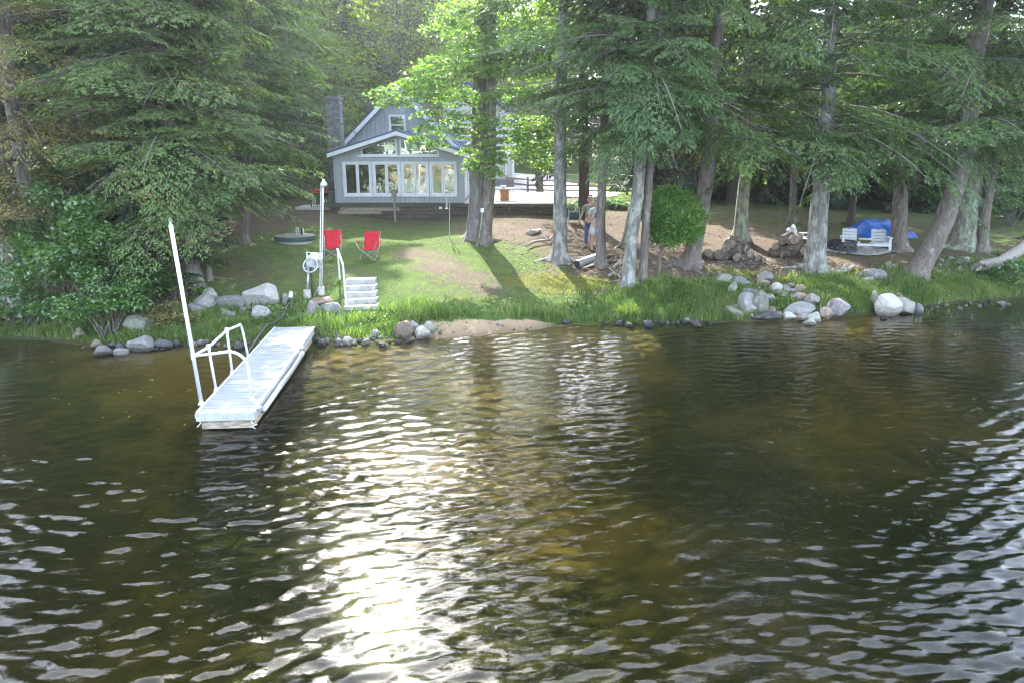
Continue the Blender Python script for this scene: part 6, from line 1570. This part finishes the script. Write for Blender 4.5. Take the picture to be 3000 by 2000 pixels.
# litter of twigs and dead leaves under the hemlocks
n = 9000; x = gr.uniform(-1, 14, n); y = gr.uniform(20.5, 33, n); z = Tn(x, y) + .012
C = np.c_[x, y, z]; q = QB(); q.quads(leaves_np(C, .06, gr, OVAL, .25, .05)); M_LIT = LEAF('dead_leaves', [(.2, (.06,.04,.028)), (.5, (.14,.095,.06)), (.8, (.26,.19,.13)), (.97, (.42,.33,.24))], (1, .9, .8), .15)
o = link('leaf_litter', q.mesh('leaf_litter', (0, 0, 0)), M_LIT); tag(o, 'dead leaves and chips on the shaded ground under the hemlocks', 'litter', kind='stuff')
C = []
for (px, py, rx, ry, n) in [(1680,602,1.1,.25,900),(1810,600,.9,.25,700),(1740,615,1.2,.25,500),(1400,620,1.2,.6,300)]:
    c = G(px, py); x = gr.normal(c.x, rx, n); y = gr.normal(c.y, ry, n); C.append(np.c_[x, y, Tn(x, y) + .012])
q = QB(); q.quads(leaves_np(np.concatenate(C), .055, gr, OVAL, .3, .05)); o = link('wood_chips', q.mesh('wood_chips', (0, 0, 0)), LEAF('wood_chips', [(.2, (.2,.15,.11)), (.6, (.36,.29,.22)), (.95, (.55,.48,.4))], (1, .9, .8), .05)); tag(o, 'pale chips and bark scraps strewn in front of the woodpiles', 'chips', kind='stuff')
# the wooded shore opposite, behind the viewpoint: seen only mirrored in the glass
n = 9000; x = gr.uniform(-160, 160, n); y = -130 - gr.random(n) * 25; z = gr.random(n) ** .8 * 17
q = QB(); q.quads(leaves_np(np.c_[x, y, z], 3.0, gr, OVAL, .8, .5)); o = link('far_wood', q.mesh('far_wood', (0, 0, 0)), L_SHR); tag(o, 'wooded far shore across the lake', 'wood', kind='stuff')
n = 3000; x = gr.uniform(-160, 160, n); y = -118 - gr.random(n) * 6; z = gr.random(n) * 1.6
q = QB(); q.quads(leaves_np(np.c_[x, y, z], 1.6, gr, OVAL, .8, .5)); o = link('far_reeds', q.mesh('far_reeds', (0, 0, 0)), LEAF('straw_reeds', [(.2, (.2,.15,.05)), (.9, (.42,.33,.13))], (1, 1, .6), .3)); tag(o, 'straw-coloured reeds along the far shore', 'reeds', kind='stuff')

# ================================================================== the two men behind the slim hemlock
M_SKIN = MAT('skin', (.5,.29,.21), (.44,.24,.175), 8, .6, .03)
M_OLIV = MAT('olive_tee', (.2,.215,.18), (.16,.175,.145), 8, .9, .15)
M_TEEG = MAT('grey_tee', (.42,.43,.45), (.36,.37,.39), 8, .9, .15)
M_JEAN = MAT('blue_jeans', (.06,.11,.22), (.04,.075,.16), 10, .9, .2)
M_SHRT = MAT('pale_shorts', (.6,.61,.66), (.52,.53,.58), 8, .9, .15)
M_HAIR = MAT('grey_hair', (.28,.25,.22), (.18,.16,.14), 20, .8, .3)
M_SHOE = MAT('dark_shoe', (.06,.055,.05), (.04,.037,.034), 8, .7, .1)
def skin(name, pts, edges, m, parent, root=0, sub=2):
    """pts: list of (x,y,z,r)"""
    me = bpy.data.meshes.new(name); me.from_pydata([p[:3] for p in pts], edges, [])
    o = link(name, me, m, parent); o.modifiers.new('skin', 'SKIN'); sv = me.skin_vertices[0].data
    for i, p in enumerate(pts): rr_ = p[3]; sv[i].radius = (rr_, p[4] if len(p) > 4 else rr_); sv[i].use_root = (i == root)
    s_ = o.modifiers.new('smooth', 'SUBSURF'); s_.levels = sub; s_.render_levels = sub
    for md in o.modifiers:
        if md.type == 'SKIN': md.use_smooth_shade = True
    return o
def man(loc, rz, label, arms, tee, trousers, shorts, look=0.0):
    th = thing('person', label, 'person', loc, rz)
    # front is -y; one continuous body
    P_ = [(0,0,.94,.135,.10),(0,.01,1.12,.14,.10),(0,.0,1.3,.16,.11),(0,.0,1.43,.12,.085),(0,-.005,1.51,.055),(0,-.02,1.58,.062),(0,-.025,1.66,.082,.095),(0,-.015,1.73,.07,.085),
          (-.09,0,.86,.09),(-.10,-.01,.5,.06),(-.105,.015,.28,.058),(-.11,.02,.08,.042),(-.12,-.14,.035,.035),
          (.09,0,.86,.09),(.10,-.01,.5,.06),(.105,.015,.28,.058),(.11,.02,.08,.042),(.12,-.14,.035,.035)]
    E_ = [(0,1),(1,2),(2,3),(3,4),(4,5),(5,6),(6,7),(0,8),(8,9),(9,10),(10,11),(11,12),(0,13),(13,14),(14,15),(15,16),(16,17)]
    sl_ = []
    for s_, (el, wr) in zip((-1, 1), arms):
        i = len(P_); P_ += [(s_ * .19, 0, 1.41, .058), (*el, .044), (*wr, .03)]; E_ += [(3, i), (i, i + 1), (i + 1, i + 2)]; sl_.append((P_[i], P_[i + 1]))
        d = (Vector(wr) - Vector(el)).normalized(); w_ = Vector(wr)
        side = d.cross(Vector((0, 0, 1))); side = side.normalized() if side.length > .2 else Vector((0, 1, 0))
        pm = w_ + d * .07; j = len(P_); P_ += [(*pm, .034, .02)]; E_ += [(i + 2, j)]
        for f in range(4):
            o_ = side * (.027 - .018 * f); L = (.06, .072, .068, .052)[f]; a = pm + o_ + d * .03; b_ = a + d * L * .6 + Vector((0, -.008, 0)); c_ = b_ + d * L * .35 + Vector((0, -.02, -.008))
            k = len(P_); P_ += [(*a, .0095), (*b_, .009), (*c_, .0075)]; E_ += [(j, k), (k, k + 1), (k + 1, k + 2)]
        k = len(P_); a = w_ + d * .035 + side * .035; b_ = a + d * .035 + side * .02; P_ += [(*a, .012), (*b_, .009)]; E_ += [(j, k), (k, k + 1)]
    body = skin('body', P_, E_, M_SKIN, th)
    MB().lathe([(.001, .035), (.014, .01), (.016, -.012), (.001, -.02)], 8, (0, -.125, 1.655), cap=False).build('nose', M_SKIN, body, smooth=True)
    for s_ in (-1, 1):
        MB().lathe([(.001, .012), (.012, 0), (.001, -.012)], 8, (s_ * .032, -.108, 1.685), cap=False).build('eye', M_DARK, body); MB().lathe([(.004, .03), (.018, 0), (.004, -.03)], 8, (s_ * .085, -.015, 1.66), cap=False).build('ear', M_SKIN, body)
    MB().box((0, -.108, 1.615), (.05, .012, .01)).build('mouth', M_HAIR, body)
    skin('hair', [(0,.02,1.70,.088,.088),(0,.0,1.755,.07,.08),(0,.05,1.63,.06)], [(0,1),(0,2)], M_HAIR, th)
    T_ = [(0,.0,.93,.15,.115),(0,.01,1.12,.158,.12),(0,0,1.3,.175,.125),(0,0,1.44,.125,.095)] ; TE = [(0,1),(1,2),(2,3)]
    for (a, b_) in sl_:
        m_ = Vector(a[:3]).lerp(Vector(b_[:3]), .62); i = len(T_); T_ += [(*a[:3], .075), (*m_, .07)]; TE += [(3, i), (i, i + 1)]
    skin('t_shirt', T_, TE, tee, th)
    low = .52 if shorts else .1
    W_ = [(0,0,.95,.145,.112)]; WE = []
    for s_ in (-1, 1):
        i = len(W_); W_ += [(s_ * .09, 0, .85, .103), (s_ * .1, -.01, .55 if shorts else .5, .095 if shorts else .074)]; WE += [(0, i), (i, i + 1)]
        if not shorts: W_ += [(s_ * .105, .015, .3, .068), (s_ * .11, .02, .09, .06)]; WE += [(i + 1, i + 2), (i + 2, i + 3)]
    skin('shorts' if shorts else 'jeans', W_, WE, trousers, th)
    for s_ in (-1, 1): skin('shoe', [(s_ * .11, .05, .045, .045), (s_ * .118, -.08, .04, .045), (s_ * .122, -.17, .03, .035)], [(0, 1), (1, 2)], M_SHOE, th)
    return th
y_m = 25.2
def stand(px, Y):
    p = at(px, 590, Y); p.z = T(p.x, p.y); return p
pa = stand(1352, 25.4); pb = stand(1366, 24.75)
man(pa, R(-8), 'man in an olive t-shirt and blue jeans standing behind his companion', [((-.27, .03, 1.16), (-.36, -.06, .93)), ((.25, .03, 1.15), (.24, -.05, .9))], M_OLIV, M_JEAN, False)
man(pb, R(10), 'man in grey t-shirt and pale shorts holding a black remote control', [((-.25, .0, 1.14), (-.1, -.24, 1.2)), ((.25, .0, 1.14), (.1, -.24, 1.2))], M_TEEG, M_SHRT, True)
rc = thing('remote_control', 'black remote control held in both hands by the man in grey', 'remote control', pb + Vector((0, -.32, 1.24)), R(10))
MB().box((0, 0, 0), (.17, .1, .04)).build('case', M_DARK, rc, bevel=.012); MB().box((0, -.01, .07), (.15, .01, .09), Euler((R(-20), 0, 0)).to_matrix()).build('screen', M_DARK, rc)
for s_ in (-1, 1): MB().tube([(s_ * .05, 0, .02), (s_ * .05, 0, .045)], .008, 6).build('stick', M_DARK, rc)

# ================================================================== thin scattering volume added to imitate the lens-flare veil at upper left
hz = MB().box((0, 200, 17), (1460, 1460, 46)).build('flare_veil', None); tag(hz, kind='stuff')
t = NT('flare_veil_air'); pv = t.n('ShaderNodeVolumePrincipled'); pv.inputs['Color'].default_value = (.9, .95, 1, 1); pv.inputs['Density'].default_value = .0007; pv.inputs['Anisotropy'].default_value = .75
t.l(pv.outputs[0], t.out.inputs['Volume']); hz.data.materials.append(t.m)
